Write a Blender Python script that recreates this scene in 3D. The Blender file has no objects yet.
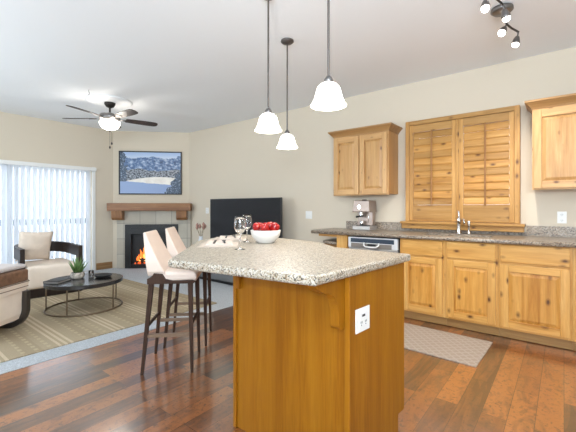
import bpy, bmesh, math, random
from math import sin, cos, pi, radians
from mathutils import Vector, Matrix
random.seed(7)
sc = bpy.context.scene
col = sc.collection

# ---------------------------------------------------------------- camera, world, exposure
H = 1.2
TH = radians(38.5)
cd = bpy.data.cameras.new('camera')
cd.sensor_width = 36
cd.lens = 347 / 576 * 36
cd.shift_y = -8 / 576
cd.clip_start = 0.05
cam = bpy.data.objects.new('camera', cd)
cam.location = (0, 0, H)
cam.rotation_euler = (pi / 2, 0, TH)
col.objects.link(cam)
sc.camera = cam

w = bpy.data.worlds.new('World')
sc.world = w
w.use_nodes = True
bg = w.node_tree.nodes['Background']
bg.inputs[0].default_value = (0.82, 0.91, 1.0, 1)
bg.inputs[1].default_value = 4.2
sc.view_settings.view_transform = 'Standard'
sc.view_settings.look = 'None'
sc.view_settings.gamma = 1
sc.view_settings.exposure = 0.07


def area(name, loc, aim, sx, sy, power, c):
    l = bpy.data.lights.new(name, 'AREA')
    l.shape = 'RECTANGLE'
    l.size, l.size_y = sx, sy
    l.energy = power
    l.color = c
    o = bpy.data.objects.new(name, l)
    o.location = loc
    o.rotation_euler = (Vector(aim) - Vector(loc)).to_track_quat('-Z', 'Y').to_euler()
    col.objects.link(o)


# added unseen fill lights behind the camera, aimed up to brighten the ceiling
area('ceiling_fill', (0.6, -1.0, 1.7), (0.2, -0.4, 2.74), 1.0, 1.0, 200, (0.72, 0.87, 1.0))
area('ceiling_fill', (-4.4, -1.5, 1.5), (-4.6, 0.4, 2.74), 1.6, 1.6, 80, (0.76, 0.89, 1.0))

WALL_Y = 4.3
LEFT_X = -7.05
CEIL = 2.74
AX = (0.70711, 0.70711)      # along the angled chimney wall
# ---------------------------------------------------------------- mesh builder


class MB:
    def __init__(s):
        s.bm = bmesh.new()

    def _xf(s, geom, M):
        if M is not None:
            bmesh.ops.transform(s.bm, matrix=M, verts=geom)

    def box(s, x0, y0, z0, x1, y1, z1, bev=0.0, seg=2, mi=0, M=None):
        b = bmesh.new()
        r = bmesh.ops.create_cube(b, size=1)
        for v in b.verts:
            v.co = Vector(((x0 + x1) / 2 + v.co.x * (x1 - x0), (y0 + y1) / 2 + v.co.y * (y1 - y0), (z0 + z1) / 2 + v.co.z * (z1 - z0)))
        if bev > 0:
            bev = min(bev, 0.49 * min(abs(x1 - x0), abs(y1 - y0), abs(z1 - z0)))
            bmesh.ops.bevel(b, geom=b.edges[:], offset=bev, segments=seg, affect='EDGES', profile=0.5)
        s._merge(b, mi, M)
        return s

    def _merge(s, b, mi=0, M=None, smooth=False):
        if M is not None:
            bmesh.ops.transform(b, matrix=M, verts=b.verts[:])
        bmesh.ops.recalc_face_normals(b, faces=b.faces[:])
        mp = {}
        for v in b.verts:
            mp[v] = s.bm.verts.new(v.co)
        for f in b.faces:
            try:
                nf = s.bm.faces.new([mp[v] for v in f.verts])
                nf.material_index = mi
                nf.smooth = smooth
            except ValueError:
                pass
        b.free()

    def prism(s, pts, z0, z1, bev=0.0, seg=3, mi=0, M=None, smooth=False):
        b = bmesh.new()
        lo = [b.verts.new((p[0], p[1], z0)) for p in pts]
        hi = [b.verts.new((p[0], p[1], z1)) for p in pts]
        n = len(pts)
        b.faces.new(lo[::-1])
        b.faces.new(hi)
        for i in range(n):
            b.faces.new([lo[i], lo[(i + 1) % n], hi[(i + 1) % n], hi[i]])
        if bev > 0:
            bmesh.ops.recalc_face_normals(b, faces=b.faces[:])
            bmesh.ops.bevel(b, geom=[e for e in b.edges], offset=bev, segments=seg, affect='EDGES', profile=0.5)
        s._merge(b, mi, M, smooth)
        return s

    def lathe(s, prof, n=24, c=(0, 0, 0), mi=0, M=None, smooth=True, closed=False):
        b = bmesh.new()
        rings = []
        for r, z in prof:
            if r < 1e-5:
                rings.append([b.verts.new((c[0], c[1], c[2] + z))])
            else:
                rings.append([b.verts.new((c[0] + r * cos(2 * pi * i / n), c[1] + r * sin(2 * pi * i / n), c[2] + z)) for i in range(n)])
        prs = list(zip(rings[:-1], rings[1:]))
        if closed:
            prs.append((rings[-1], rings[0]))
        for A, B in prs:
            for i in range(n):
                j = (i + 1) % n
                if len(A) == 1 and len(B) == 1:
                    continue
                if len(A) == 1:
                    b.faces.new([A[0], B[i], B[j]])
                elif len(B) == 1:
                    b.faces.new([A[i], A[j], B[0]])
                else:
                    b.faces.new([A[i], A[j], B[j], B[i]])
        s._merge(b, mi, M, smooth)
        return s

    def cyl(s, r, z0, z1, c=(0, 0), n=20, mi=0, M=None, r2=None):
        r2 = r if r2 is None else r2
        b = bmesh.new()
        lo = [b.verts.new((c[0] + r * cos(2 * pi * i / n), c[1] + r * sin(2 * pi * i / n), z0)) for i in range(n)]
        hi = [b.verts.new((c[0] + r2 * cos(2 * pi * i / n), c[1] + r2 * sin(2 * pi * i / n), z1)) for i in range(n)]
        b.faces.new(lo[::-1])
        b.faces.new(hi)
        for i in range(n):
            b.faces.new([lo[i], lo[(i + 1) % n], hi[(i + 1) % n], hi[i]])
        s._merge(b, mi, M, False)
        return s

    def tube(s, path, r, n=10, mi=0, closed=False, M=None, rect=None):
        """round (r) or rectangular (rect=(w,h)) section swept along a path; r may be a list"""
        b = bmesh.new()
        P = [Vector(p) for p in path]
        m = len(P)
        rings = []
        for i in range(m):
            if closed:
                t = (P[(i + 1) % m] - P[i - 1])
            else:
                t = P[min(i + 1, m - 1)] - P[max(i - 1, 0)]
            t.normalize()
            up = Vector((0, 0, 1)) if abs(t.z) < 0.95 else Vector((1, 0, 0))
            sx = t.cross(up).normalized()
            sy = sx.cross(t).normalized()
            if rect:
                a, c = rect[0] / 2, rect[1] / 2
                rings.append([b.verts.new(P[i] + sx * q[0] + sy * q[1]) for q in ((-a, -c), (a, -c), (a, c), (-a, c))])
            else:
                ri = r[i] if isinstance(r, (list, tuple)) else r
                rings.append([b.verts.new(P[i] + (sx * cos(2 * pi * k / n) + sy * sin(2 * pi * k / n)) * ri) for k in range(n)])
        k = len(rings[0])
        prs = list(zip(rings[:-1], rings[1:]))
        if closed:
            prs.append((rings[-1], rings[0]))
        for A, B in prs:
            for i in range(k):
                b.faces.new([A[i], A[(i + 1) % k], B[(i + 1) % k], B[i]])
        if not closed:
            b.faces.new(rings[0][::-1])
            b.faces.new(rings[-1])
        s._merge(b, mi, M, rect is None)
        return s

    def loft(s, rings, mi=0, M=None, smooth=False, cap=True):
        b = bmesh.new()
        R = [[b.verts.new(p) for p in r] for r in rings]
        k = len(R[0])
        for A, B in zip(R[:-1], R[1:]):
            for i in range(k):
                b.faces.new([A[i], A[(i + 1) % k], B[(i + 1) % k], B[i]])
        if cap:
            b.faces.new(R[0][::-1])
            b.faces.new(R[-1])
        s._merge(b, mi, M, smooth)
        return s

    def ball(s, r, c=(0, 0, 0), sc_=(1, 1, 1), n=16, mi=0, M=None):
        b = bmesh.new()
        bmesh.ops.create_uvsphere(b, u_segments=n, v_segments=max(6, n // 2 + 2), radius=r)
        for v in b.verts:
            v.co = Vector((c[0] + v.co.x * sc_[0], c[1] + v.co.y * sc_[1], c[2] + v.co.z * sc_[2]))
        s._merge(b, mi, M, True)
        return s

    def build(s, name, mats, parent=None, sub=0):
        me = bpy.data.meshes.new(name)
        s.bm.to_mesh(me)
        s.bm.free()
        if not isinstance(mats, (list, tuple)):
            mats = [mats]
        for m in mats:
            me.materials.append(m)
        o = bpy.data.objects.new(name, me)
        col.objects.link(o)
        if parent is not None:
            o.parent = parent
        if sub:
            md = o.modifiers.new('Subdivision', 'SUBSURF')
            md.levels = md.render_levels = sub
            for p in me.polygons:
                p.use_smooth = True
        return o


def tag(o, label, cat, group=None):
    o['label'] = label
    o['category'] = cat
    if group:
        o['group'] = group
    return o


def thing(name, label, cat, loc=(0, 0, 0), rz=0.0, group=None):
    o = bpy.data.objects.new(name, None)
    o.empty_display_size = 0.1
    col.objects.link(o)
    o.location = loc
    o.rotation_euler = (0, 0, rz)
    return tag(o, label, cat, group)


def structure(o):
    o['kind'] = 'structure'
    return o


def copy_tree(o, parent=None):
    c = o.copy()
    col.objects.link(c)
    c.parent = parent
    for ch in list(o.children):
        copy_tree(ch, c)
    return c


def rotz(a, loc=(0, 0, 0)):
    return Matrix.Translation(loc) @ Matrix.Rotation(a, 4, 'Z')

# ---------------------------------------------------------------- materials


def new_mat(name):
    m = bpy.data.materials.new(name)
    m.use_nodes = True
    nt = m.node_tree
    return m, nt, nt.nodes['Principled BSDF']


def plain(name, c, rough=0.5, metal=0.0, spec=0.5, bump=0.0, bscale=80, var=0.0, vscale=6, emit=None, es=0.0, coat=0.0):
    m, nt, b = new_mat(name)
    b.inputs['Base Color'].default_value = (*c, 1)
    b.inputs['Roughness'].default_value = rough
    b.inputs['Metallic'].default_value = metal
    b.inputs['Specular IOR Level'].default_value = spec
    b.inputs['Coat Weight'].default_value = coat
    tc = nt.nodes.new('ShaderNodeTexCoord')
    if var > 0:
        n = nt.nodes.new('ShaderNodeTexNoise')
        n.inputs['Scale'].default_value = vscale
        n.inputs['Detail'].default_value = 4
        nt.links.new(tc.outputs['Object'], n.inputs['Vector'])
        r = nt.nodes.new('ShaderNodeValToRGB')
        r.color_ramp.elements[0].position = 0.3
        r.color_ramp.elements[1].position = 0.7
        r.color_ramp.elements[0].color = (*[x * (1 - var) for x in c], 1)
        r.color_ramp.elements[1].color = (*[min(1, x * (1 + var)) for x in c], 1)
        nt.links.new(n.outputs['Fac'], r.inputs['Fac'])
        nt.links.new(r.outputs['Color'], b.inputs['Base Color'])
    if bump > 0:
        n2 = nt.nodes.new('ShaderNodeTexNoise')
        n2.inputs['Scale'].default_value = bscale
        n2.inputs['Detail'].default_value = 3
        nt.links.new(tc.outputs['Object'], n2.inputs['Vector'])
        bp = nt.nodes.new('ShaderNodeBump')
        bp.inputs['Strength'].default_value = bump
        bp.inputs['Distance'].default_value = 0.01
        nt.links.new(n2.outputs['Fac'], bp.inputs['Height'])
        nt.links.new(bp.outputs['Normal'], b.inputs['Normal'])
    if emit:
        b.inputs['Emission Color'].default_value = (*emit, 1)
        b.inputs['Emission Strength'].default_value = es
    return m


def math_node(nt, op, a, b=None, c=None):
    n = nt.nodes.new('ShaderNodeMath')
    n.operation = op
    for i, x in enumerate((a, b, c)):
        if x is None:
            continue
        if isinstance(x, (int, float)):
            n.inputs[i].default_value = x
        else:
            nt.links.new(x, n.inputs[i])
    return n.outputs[0]


def mixc(nt, fac, a, b, mode='MIX'):
    n = nt.nodes.new('ShaderNodeMix')
    n.data_type = 'RGBA'
    n.blend_type = mode
    if isinstance(fac, (int, float)):
        n.inputs['Factor'].default_value = fac
    else:
        nt.links.new(fac, n.inputs['Factor'])
    for k, x in (('A', a), ('B', b)):
        s = [i for i in n.inputs if i.name == k and i.type == 'RGBA'][0]
        if isinstance(x, tuple):
            s.default_value = (*x, 1)
        else:
            nt.links.new(x, s)
    return [o for o in n.outputs if o.type == 'RGBA'][0]


def ramp(nt, fac, stops, const=False):
    r = nt.nodes.new('ShaderNodeValToRGB')
    cr = r.color_ramp
    if const:
        cr.interpolation = 'CONSTANT'
    while len(cr.elements) < len(stops):
        cr.elements.new(0.5)
    for e, (p, c) in zip(cr.elements, stops):
        e.position = p
        e.color = (*c, 1)
    nt.links.new(fac, r.inputs['Fac'])
    return r.outputs['Color']


def coords(nt, scale=(1, 1, 1), rot=(0, 0, 0), rnd=True):
    tc = nt.nodes.new('ShaderNodeTexCoord')
    v = tc.outputs['Object']
    if rnd:
        oi = nt.nodes.new('ShaderNodeObjectInfo')
        s = math_node(nt, 'MULTIPLY', oi.outputs['Random'], 13.7)
        a = nt.nodes.new('ShaderNodeVectorMath')
        a.operation = 'ADD'
        nt.links.new(v, a.inputs[0])
        nt.links.new(s, a.inputs[1])
        v = a.outputs[0]
    mp = nt.nodes.new('ShaderNodeMapping')
    mp.inputs['Scale'].default_value = scale
    mp.inputs['Rotation'].default_value = rot
    nt.links.new(v, mp.inputs['Vector'])
    return mp.outputs['Vector'], v


def noise(nt, vec, scale, detail=4, rough=0.55, dist=0.0):
    n = nt.nodes.new('ShaderNodeTexNoise')
    n.inputs['Scale'].default_value = scale
    n.inputs['Detail'].default_value = detail
    n.inputs['Roughness'].default_value = rough
    n.inputs['Distortion'].default_value = dist
    nt.links.new(vec, n.inputs['Vector'])
    return n.outputs['Fac']


def wood(name, axis, light, mid, dark, knot=(0.12, 0.045, 0.012), knots=True, rough=0.4, fine=14, kscale=10, kthr=0.115, spec=0.4, tone=0.0):
    m, nt, b = new_mat(name)
    g = {'X': (1, fine, fine), 'Y': (fine, 1, fine), 'Z': (fine, fine, 1)}[axis]
    v, raw = coords(nt, g)
    n1 = noise(nt, v, 1.0, 5, 0.6, 0.9)
    c = ramp(nt, n1, [(0.3, dark), (0.48, mid), (0.68, light)])
    n2 = noise(nt, v, 6.0, 3, 0.6, 0.3)
    c = mixc(nt, ramp(nt, n2, [(0.35, (0, 0, 0)), (0.75, (0.4, 0.4, 0.4))]), c, tuple(x * 0.62 for x in dark))
    # broad board to board variation
    wide = {'X': (0.3, 9, 9), 'Y': (9, 0.3, 9), 'Z': (9, 9, 0.3)}[axis]
    vb, _ = coords(nt, wide)
    nb = noise(nt, vb, 1.0, 1)
    c = mixc(nt, ramp(nt, nb, [(0.4, (0, 0, 0)), (0.6, (0.35, 0.35, 0.35))]), c, light)
    if knots:
        kv = {'X': (0.55, 1, 1), 'Y': (1, 0.55, 1), 'Z': (1, 1, 0.55)}[axis]
        vk, _ = coords(nt, kv)
        vo = nt.nodes.new('ShaderNodeTexVoronoi')
        vo.inputs['Scale'].default_value = kscale
        nt.links.new(vk, vo.inputs['Vector'])
        d = math_node(nt, 'ADD', vo.outputs['Distance'], math_node(nt, 'MULTIPLY', math_node(nt, 'SUBTRACT', noise(nt, raw, 40, 2), 0.5), 0.07))
        f = ramp(nt, d, [(kthr * 0.55, (1, 1, 1)), (kthr, (0.55, 0.55, 0.55)), (kthr * 1.9, (0, 0, 0))])
        c = mixc(nt, f, c, knot)
    if tone > 0:
        oi = nt.nodes.new('ShaderNodeObjectInfo')
        k = math_node(nt, 'MULTIPLY_ADD', math_node(nt, 'FRACT', math_node(nt, 'MULTIPLY', oi.outputs['Random'], 7.31)), tone * 2, 1 - tone * 1.3)
        cc = nt.nodes.new('ShaderNodeCombineColor')
        for i in range(3):
            nt.links.new(k, cc.inputs[i])
        c = mixc(nt, 1.0, c, cc.outputs[0], 'MULTIPLY')
    nt.links.new(c, b.inputs['Base Color'])
    b.inputs['Roughness'].default_value = rough
    b.inputs['Specular IOR Level'].default_value = spec
    return m


ALD = dict(light=(0.74, 0.43, 0.14), mid=(0.63, 0.32, 0.075), dark=(0.44, 0.18, 0.028))
ald_v = wood('knotty_alder_vertical', 'Z', **ALD)
ald_h = wood('knotty_alder_horizontal', 'X', **ALD)
ald_p = wood('knotty_alder_panel', 'Z', kscale=11, kthr=0.13, light=(0.72, 0.39, 0.10), mid=(0.60, 0.275, 0.05), dark=(0.42, 0.16, 0.02), tone=0.08)
UPP = dict(light=(0.66, 0.41, 0.185), mid=(0.56, 0.315, 0.12), dark=(0.39, 0.19, 0.06), kscale=11, kthr=0.10)
upp_v = wood('upper_alder_vertical', 'Z', **UPP)
upp_h = wood('upper_alder_horizontal', 'X', **UPP)
upp_p = wood('upper_alder_panel', 'Z', light=(0.60, 0.36, 0.145), mid=(0.50, 0.265, 0.09), dark=(0.35, 0.16, 0.045), tone=0.06, kscale=11, kthr=0.105)
crown_w = wood('crown_wood', 'X', light=(0.46, 0.26, 0.10), mid=(0.37, 0.19, 0.065), dark=(0.27, 0.125, 0.035), knots=False)
ald_y = wood('knotty_alder_depth', 'Z', light=(0.6, 0.34, 0.13), mid=(0.5, 0.26, 0.085), dark=(0.4, 0.19, 0.06), knots=False)
SHU = dict(light=(0.62, 0.35, 0.115), mid=(0.50, 0.25, 0.062), dark=(0.33, 0.14, 0.025))
shu_v = wood('shutter_wood_vertical', 'Z', **SHU)
shu_h = wood('shutter_wood_horizontal', 'X', kscale=11, kthr=0.12, tone=0.2, **SHU)
ISL = dict(light=(0.37, 0.148, 0.008), mid=(0.31, 0.112, 0.005), dark=(0.24, 0.08, 0.003))
isl = wood('honey_stained_panel', 'Z', knots=False, rough=0.42, fine=18, spec=0.22, **ISL)
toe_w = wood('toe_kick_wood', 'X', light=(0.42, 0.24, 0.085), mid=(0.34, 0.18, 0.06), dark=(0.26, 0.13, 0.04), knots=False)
man_w = wood('mantel_wood', 'X', light=(0.36, 0.175, 0.07), mid=(0.28, 0.12, 0.045), dark=(0.18, 0.075, 0.028), knots=False)
man_v = wood('mantel_bracket_wood', 'Z', light=(0.34, 0.16, 0.06), mid=(0.25, 0.11, 0.04), dark=(0.16, 0.065, 0.025), knots=False)
wal = wood('walnut_dark', 'Z', light=(0.07, 0.036, 0.023), mid=(0.05, 0.025, 0.016), dark=(0.032, 0.016, 0.011), knots=False, rough=0.6, spec=0.2)
esp = wood('espresso_frame', 'X', light=(0.035, 0.022, 0.018), mid=(0.026, 0.016, 0.013), dark=(0.018, 0.011, 0.009), knots=False, rough=0.42)
base_w = wood('baseboard_wood', 'Y', light=(0.40, 0.24, 0.11), mid=(0.33, 0.185, 0.08), dark=(0.25, 0.13, 0.055), knots=False)

wall_m = plain('wall_paint', (0.68, 0.60, 0.485), 0.85, spec=0.2, bump=0.06, bscale=60)
ceil_m = plain('ceiling_paint', (0.89, 0.90, 0.91), 0.9, spec=0.15, bump=0.08, bscale=45)
white_m = plain('white_trim', (0.82, 0.82, 0.80), 0.45)
plate_m = plain('white_plate', (0.85, 0.84, 0.81), 0.35)
slot_m = plain('slot_dark', (0.05, 0.05, 0.05), 0.6)
bronze = plain('oiled_bronze', (0.045, 0.038, 0.034), 0.38, metal=0.7)
pewter = plain('pewter_metal', (0.20, 0.19, 0.185), 0.35, metal=0.85)
rod_m = plain('rod_metal', (0.13, 0.11, 0.10), 0.4, metal=0.7)
chrome = plain('chrome', (0.78, 0.79, 0.80), 0.12, metal=1.0)
steel = plain('brushed_steel', (0.42, 0.41, 0.40), 0.35, metal=0.8, var=0.05, vscale=20)
black = plain('black_metal', (0.012, 0.012, 0.013), 0.45)
blackg = plain('black_matte', (0.02, 0.02, 0.022), 0.6)
cream = plain('cream_fabric', (0.84, 0.72, 0.61), 0.9, spec=0.15, bump=0.15, bscale=220, var=0.04, vscale=9)
cream2 = plain('cream_linen', (0.80, 0.68, 0.57), 0.92, spec=0.12, bump=0.2, bscale=260, var=0.06, vscale=14)
blush = plain('blush_upholstery', (0.74, 0.61, 0.525), 0.85, spec=0.15, bump=0.1, bscale=240, var=0.03)
brown = plain('brown_leather', (0.20, 0.105, 0.058), 0.6, bump=0.2, bscale=60, var=0.3, vscale=25)
tan_m = plain('footrest_wood', (0.21, 0.135, 0.085), 0.45)


def granite(name, stops, scale):
    m, nt, b = new_mat(name)
    v, raw = coords(nt, rnd=False)
    vo = nt.nodes.new('ShaderNodeTexVoronoi')
    vo.inputs['Scale'].default_value = scale
    nt.links.new(v, vo.inputs['Vector'])
    sep = nt.nodes.new('ShaderNodeSeparateColor')
    nt.links.new(vo.outputs['Color'], sep.inputs[0])
    c = ramp(nt, sep.outputs[0], stops, True)
    n = noise(nt, raw, scale * 0.4, 3)
    c = mixc(nt, ramp(nt, n, [(0.4, (0, 0, 0)), (0.65, (0.4, 0.4, 0.4))]), c, (0.40, 0.355, 0.29))
    nt.links.new(c, b.inputs['Base Color'])
    b.inputs['Roughness'].default_value = 0.34
    b.inputs['Specular IOR Level'].default_value = 0.6
    return m


gran = granite('speckled_granite', [(0, (0.04, 0.03, 0.022)), (0.16, (0.22, 0.15, 0.085)), (0.36, (0.43, 0.36, 0.265)), (0.55, (0.53, 0.485, 0.42)), (0.84, (0.34, 0.29, 0.225))], 190)
gran2 = granite('counter_granite', [(0, (0.035, 0.025, 0.02)), (0.2, (0.18, 0.115, 0.07)), (0.4, (0.36, 0.28, 0.205)), (0.6, (0.44, 0.37, 0.295)), (0.8, (0.22, 0.175, 0.14))], 140)


def floor_mat():
    m, nt, b = new_mat('hickory_planks')
    v, raw = coords(nt, rot=(0, 0, pi / 2), rnd=False)
    br = nt.nodes.new('ShaderNodeTexBrick')
    br.offset = 0.37
    br.inputs['Scale'].default_value = 1
    br.inputs['Brick Width'].default_value = 1.15
    br.inputs['Row Height'].default_value = 0.127
    br.inputs['Mortar Size'].default_value = 0.0012
    br.inputs['Mortar Smooth'].default_value = 0.0
    br.inputs['Bias'].default_value = 0.0
    br.inputs['Color1'].default_value = (0, 0, 0, 1)
    br.inputs['Color2'].default_value = (1, 1, 1, 1)
    br.inputs['Mortar'].default_value = (0.5, 0.5, 0.5, 1)
    nt.links.new(v, br.inputs['Vector'])
    # grain, shifted per plank
    sh = nt.nodes.new('ShaderNodeVectorMath')
    sh.operation = 'MULTIPLY_ADD'
    nt.links.new(br.outputs['Color'], sh.inputs[0])
    sh.inputs[1].default_value = (7, 7, 7)
    nt.links.new(raw, sh.inputs[2])
    mp = nt.nodes.new('ShaderNodeMapping')
    mp.inputs['Scale'].default_value = (14, 1.6, 1)
    nt.links.new(sh.outputs[0], mp.inputs['Vector'])
    n1 = noise(nt, mp.outputs['Vector'], 1.3, 6, 0.62, 1.2)
    mp2 = nt.nodes.new('ShaderNodeMapping')
    mp2.inputs['Scale'].default_value = (6, 2.5, 1)
    nt.links.new(sh.outputs[0], mp2.inputs['Vector'])
    n3 = noise(nt, mp2.outputs['Vector'], 1.2, 5, 0.65, 0.8)
    base = ramp(nt, br.outputs['Color'], [(0.0, (0.03, 0.013, 0.009)), (0.3, (0.09, 0.031, 0.012)), (0.6, (0.24, 0.078, 0.020)), (1.0, (0.43, 0.145, 0.036))])
    c = mixc(nt, ramp(nt, n1, [(0.4, (0, 0, 0)), (0.75, (0.55, 0.55, 0.55))]), base, (0.42, 0.145, 0.038))
    c = mixc(nt, ramp(nt, n3, [(0.3, (0.85, 0.85, 0.85)), (0.48, (0, 0, 0))]), c, (0.06, 0.026, 0.016))
    n2 = noise(nt, raw, 34, 4, 0.7, 1.0)
    c = mixc(nt, ramp(nt, n2, [(0.33, (0.75, 0.75, 0.75)), (0.47, (0, 0, 0))]), c, (0.05, 0.022, 0.014))
    c = mixc(nt, br.outputs['Fac'], c, (0.03, 0.014, 0.01))
    nt.links.new(c, b.inputs['Base Color'])
    rr = ramp(nt, n3, [(0.2, (0.3, 0.3, 0.3)), (0.8, (0.4, 0.4, 0.4))])
    nt.links.new(rr, b.inputs['Roughness'])
    b.inputs['Specular IOR Level'].default_value = 0.6
    b.inputs['Coat Weight'].default_value = 1.0
    b.inputs['Coat IOR'].default_value = 2.7
    b.inputs['Coat Roughness'].default_value = 0.17
    bp = nt.nodes.new('ShaderNodeBump')
    bp.inputs['Strength'].default_value = 0.15
    bp.inputs['Distance'].default_value = 0.004
    nt.links.new(n1, bp.inputs['Height'])
    nt.links.new(bp.outputs['Normal'], b.inputs['Normal'])
    return m


floor_m = floor_mat()
carpet_m = plain('grey_carpet', (0.54, 0.57, 0.60), 0.95, spec=0.1, bump=0.6, bscale=350, var=0.25, vscale=120)


def rug_mat():
    m, nt, b = new_mat('striped_flatweave')
    v, raw = coords(nt, rnd=False)
    sp = nt.nodes.new('ShaderNodeSeparateXYZ')
    nt.links.new(raw, sp.inputs[0])
    X, Y = sp.outputs[0], sp.outputs[1]
    fy = math_node(nt, 'FRACT', math_node(nt, 'DIVIDE', Y, 0.46))
    c = ramp(nt, fy, [(0.0, (0.44, 0.35, 0.24)), (0.02, (0.63, 0.52, 0.37)), (0.07, (0.43, 0.345, 0.235)), (0.12, (0.63, 0.52, 0.37)),
                      (0.17, (0.43, 0.345, 0.235)), (0.22, (0.63, 0.52, 0.37)), (0.27, (0.43, 0.35, 0.24)), (0.5, (0.385, 0.31, 0.21)), (0.78, (0.43, 0.35, 0.24))], True)
    # woven dashes between the stripes
    fx = math_node(nt, 'FRACT', math_node(nt, 'DIVIDE', X, 0.085))
    fz = math_node(nt, 'FRACT', math_node(nt, 'DIVIDE', Y, 0.092))
    a = math_node(nt, 'LESS_THAN', math_node(nt, 'ABSOLUTE', math_node(nt, 'SUBTRACT', fx, 0.5)), 0.27)
    bb = math_node(nt, 'LESS_THAN', math_node(nt, 'ABSOLUTE', math_node(nt, 'SUBTRACT', fz, 0.5)), 0.16)
    inb = math_node(nt, 'GREATER_THAN', fy, 0.33)
    f = math_node(nt, 'MULTIPLY', math_node(nt, 'MULTIPLY', a, bb), math_node(nt, 'MULTIPLY', inb, 0.7))
    c = mixc(nt, f, c, (0.56, 0.46, 0.30))
    n = noise(nt, raw, 180, 2)
    c = mixc(nt, ramp(nt, n, [(0.35, (0.3, 0.3, 0.3)), (0.65, (0, 0, 0))]), c, (0.25, 0.19, 0.11))
    nt.links.new(c, b.inputs['Base Color'])
    b.inputs['Roughness'].default_value = 0.95
    b.inputs['Specular IOR Level'].default_value = 0.1
    return m


def mat_mat():
    m, nt, b = new_mat('lattice_mat')
    v, raw = coords(nt, rot=(0, 0, pi / 4), rnd=False)
    sp = nt.nodes.new('ShaderNodeSeparateXYZ')
    nt.links.new(v, sp.inputs[0])
    fs = []
    for k in (0, 1):
        fx = math_node(nt, 'FRACT', math_node(nt, 'DIVIDE', sp.outputs[k], 0.055))
        fs.append(math_node(nt, 'LESS_THAN', fx, 0.28))
    f = math_node(nt, 'MAXIMUM', fs[0], fs[1])
    c = mixc(nt, math_node(nt, 'MULTIPLY', f, 0.8), (0.37, 0.30, 0.245), (0.46, 0.385, 0.32))
    n = noise(nt, raw, 150, 2)
    c = mixc(nt, ramp(nt, n, [(0.4, (0.25, 0.25, 0.25)), (0.6, (0, 0, 0))]), c, (0.27, 0.22, 0.18))
    nt.links.new(c, b.inputs['Base Color'])
    b.inputs['Roughness'].default_value = 0.8
    return m


def tile_mat():
    m, nt, b = new_mat('stone_tiles')
    v, raw = coords(nt, rot=(pi / 2, 0, 0), rnd=False)
    br = nt.nodes.new('ShaderNodeTexBrick')
    br.offset = 0.0
    br.inputs['Scale'].default_value = 1
    br.inputs['Brick Width'].default_value = 0.305
    br.inputs['Row Height'].default_value = 0.305
    br.inputs['Mortar Size'].default_value = 0.005
    br.inputs['Color1'].default_value = (0.46, 0.41, 0.33, 1)
    br.inputs['Color2'].default_value = (0.60, 0.56, 0.47, 1)
    br.inputs['Mortar'].default_value = (0.25, 0.22, 0.19, 1)
    tc = nt.nodes.new('ShaderNodeTexCoord')
    sp = nt.nodes.new('ShaderNodeSeparateXYZ')
    nt.links.new(tc.outputs['Object'], sp.inputs[0])
    cb = nt.nodes.new('ShaderNodeCombineXYZ')
    nt.links.new(math_node(nt, 'ADD', sp.outputs[0], 0.6), cb.inputs[0])
    nt.links.new(math_node(nt, 'ADD', sp.outputs[2], 0.02), cb.inputs[1])
    nt.links.new(cb.outputs[0], br.inputs['Vector'])
    n = noise(nt, raw, 9, 5)
    c = mixc(nt, ramp(nt, n, [(0.35, (0.3, 0.3, 0.3)), (0.65, (0, 0, 0))]), br.outputs['Color'], (0.38, 0.34, 0.28))
    nt.links.new(c, b.inputs['Base Color'])
    b.inputs['Roughness'].default_value = 0.55
    return m


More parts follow.
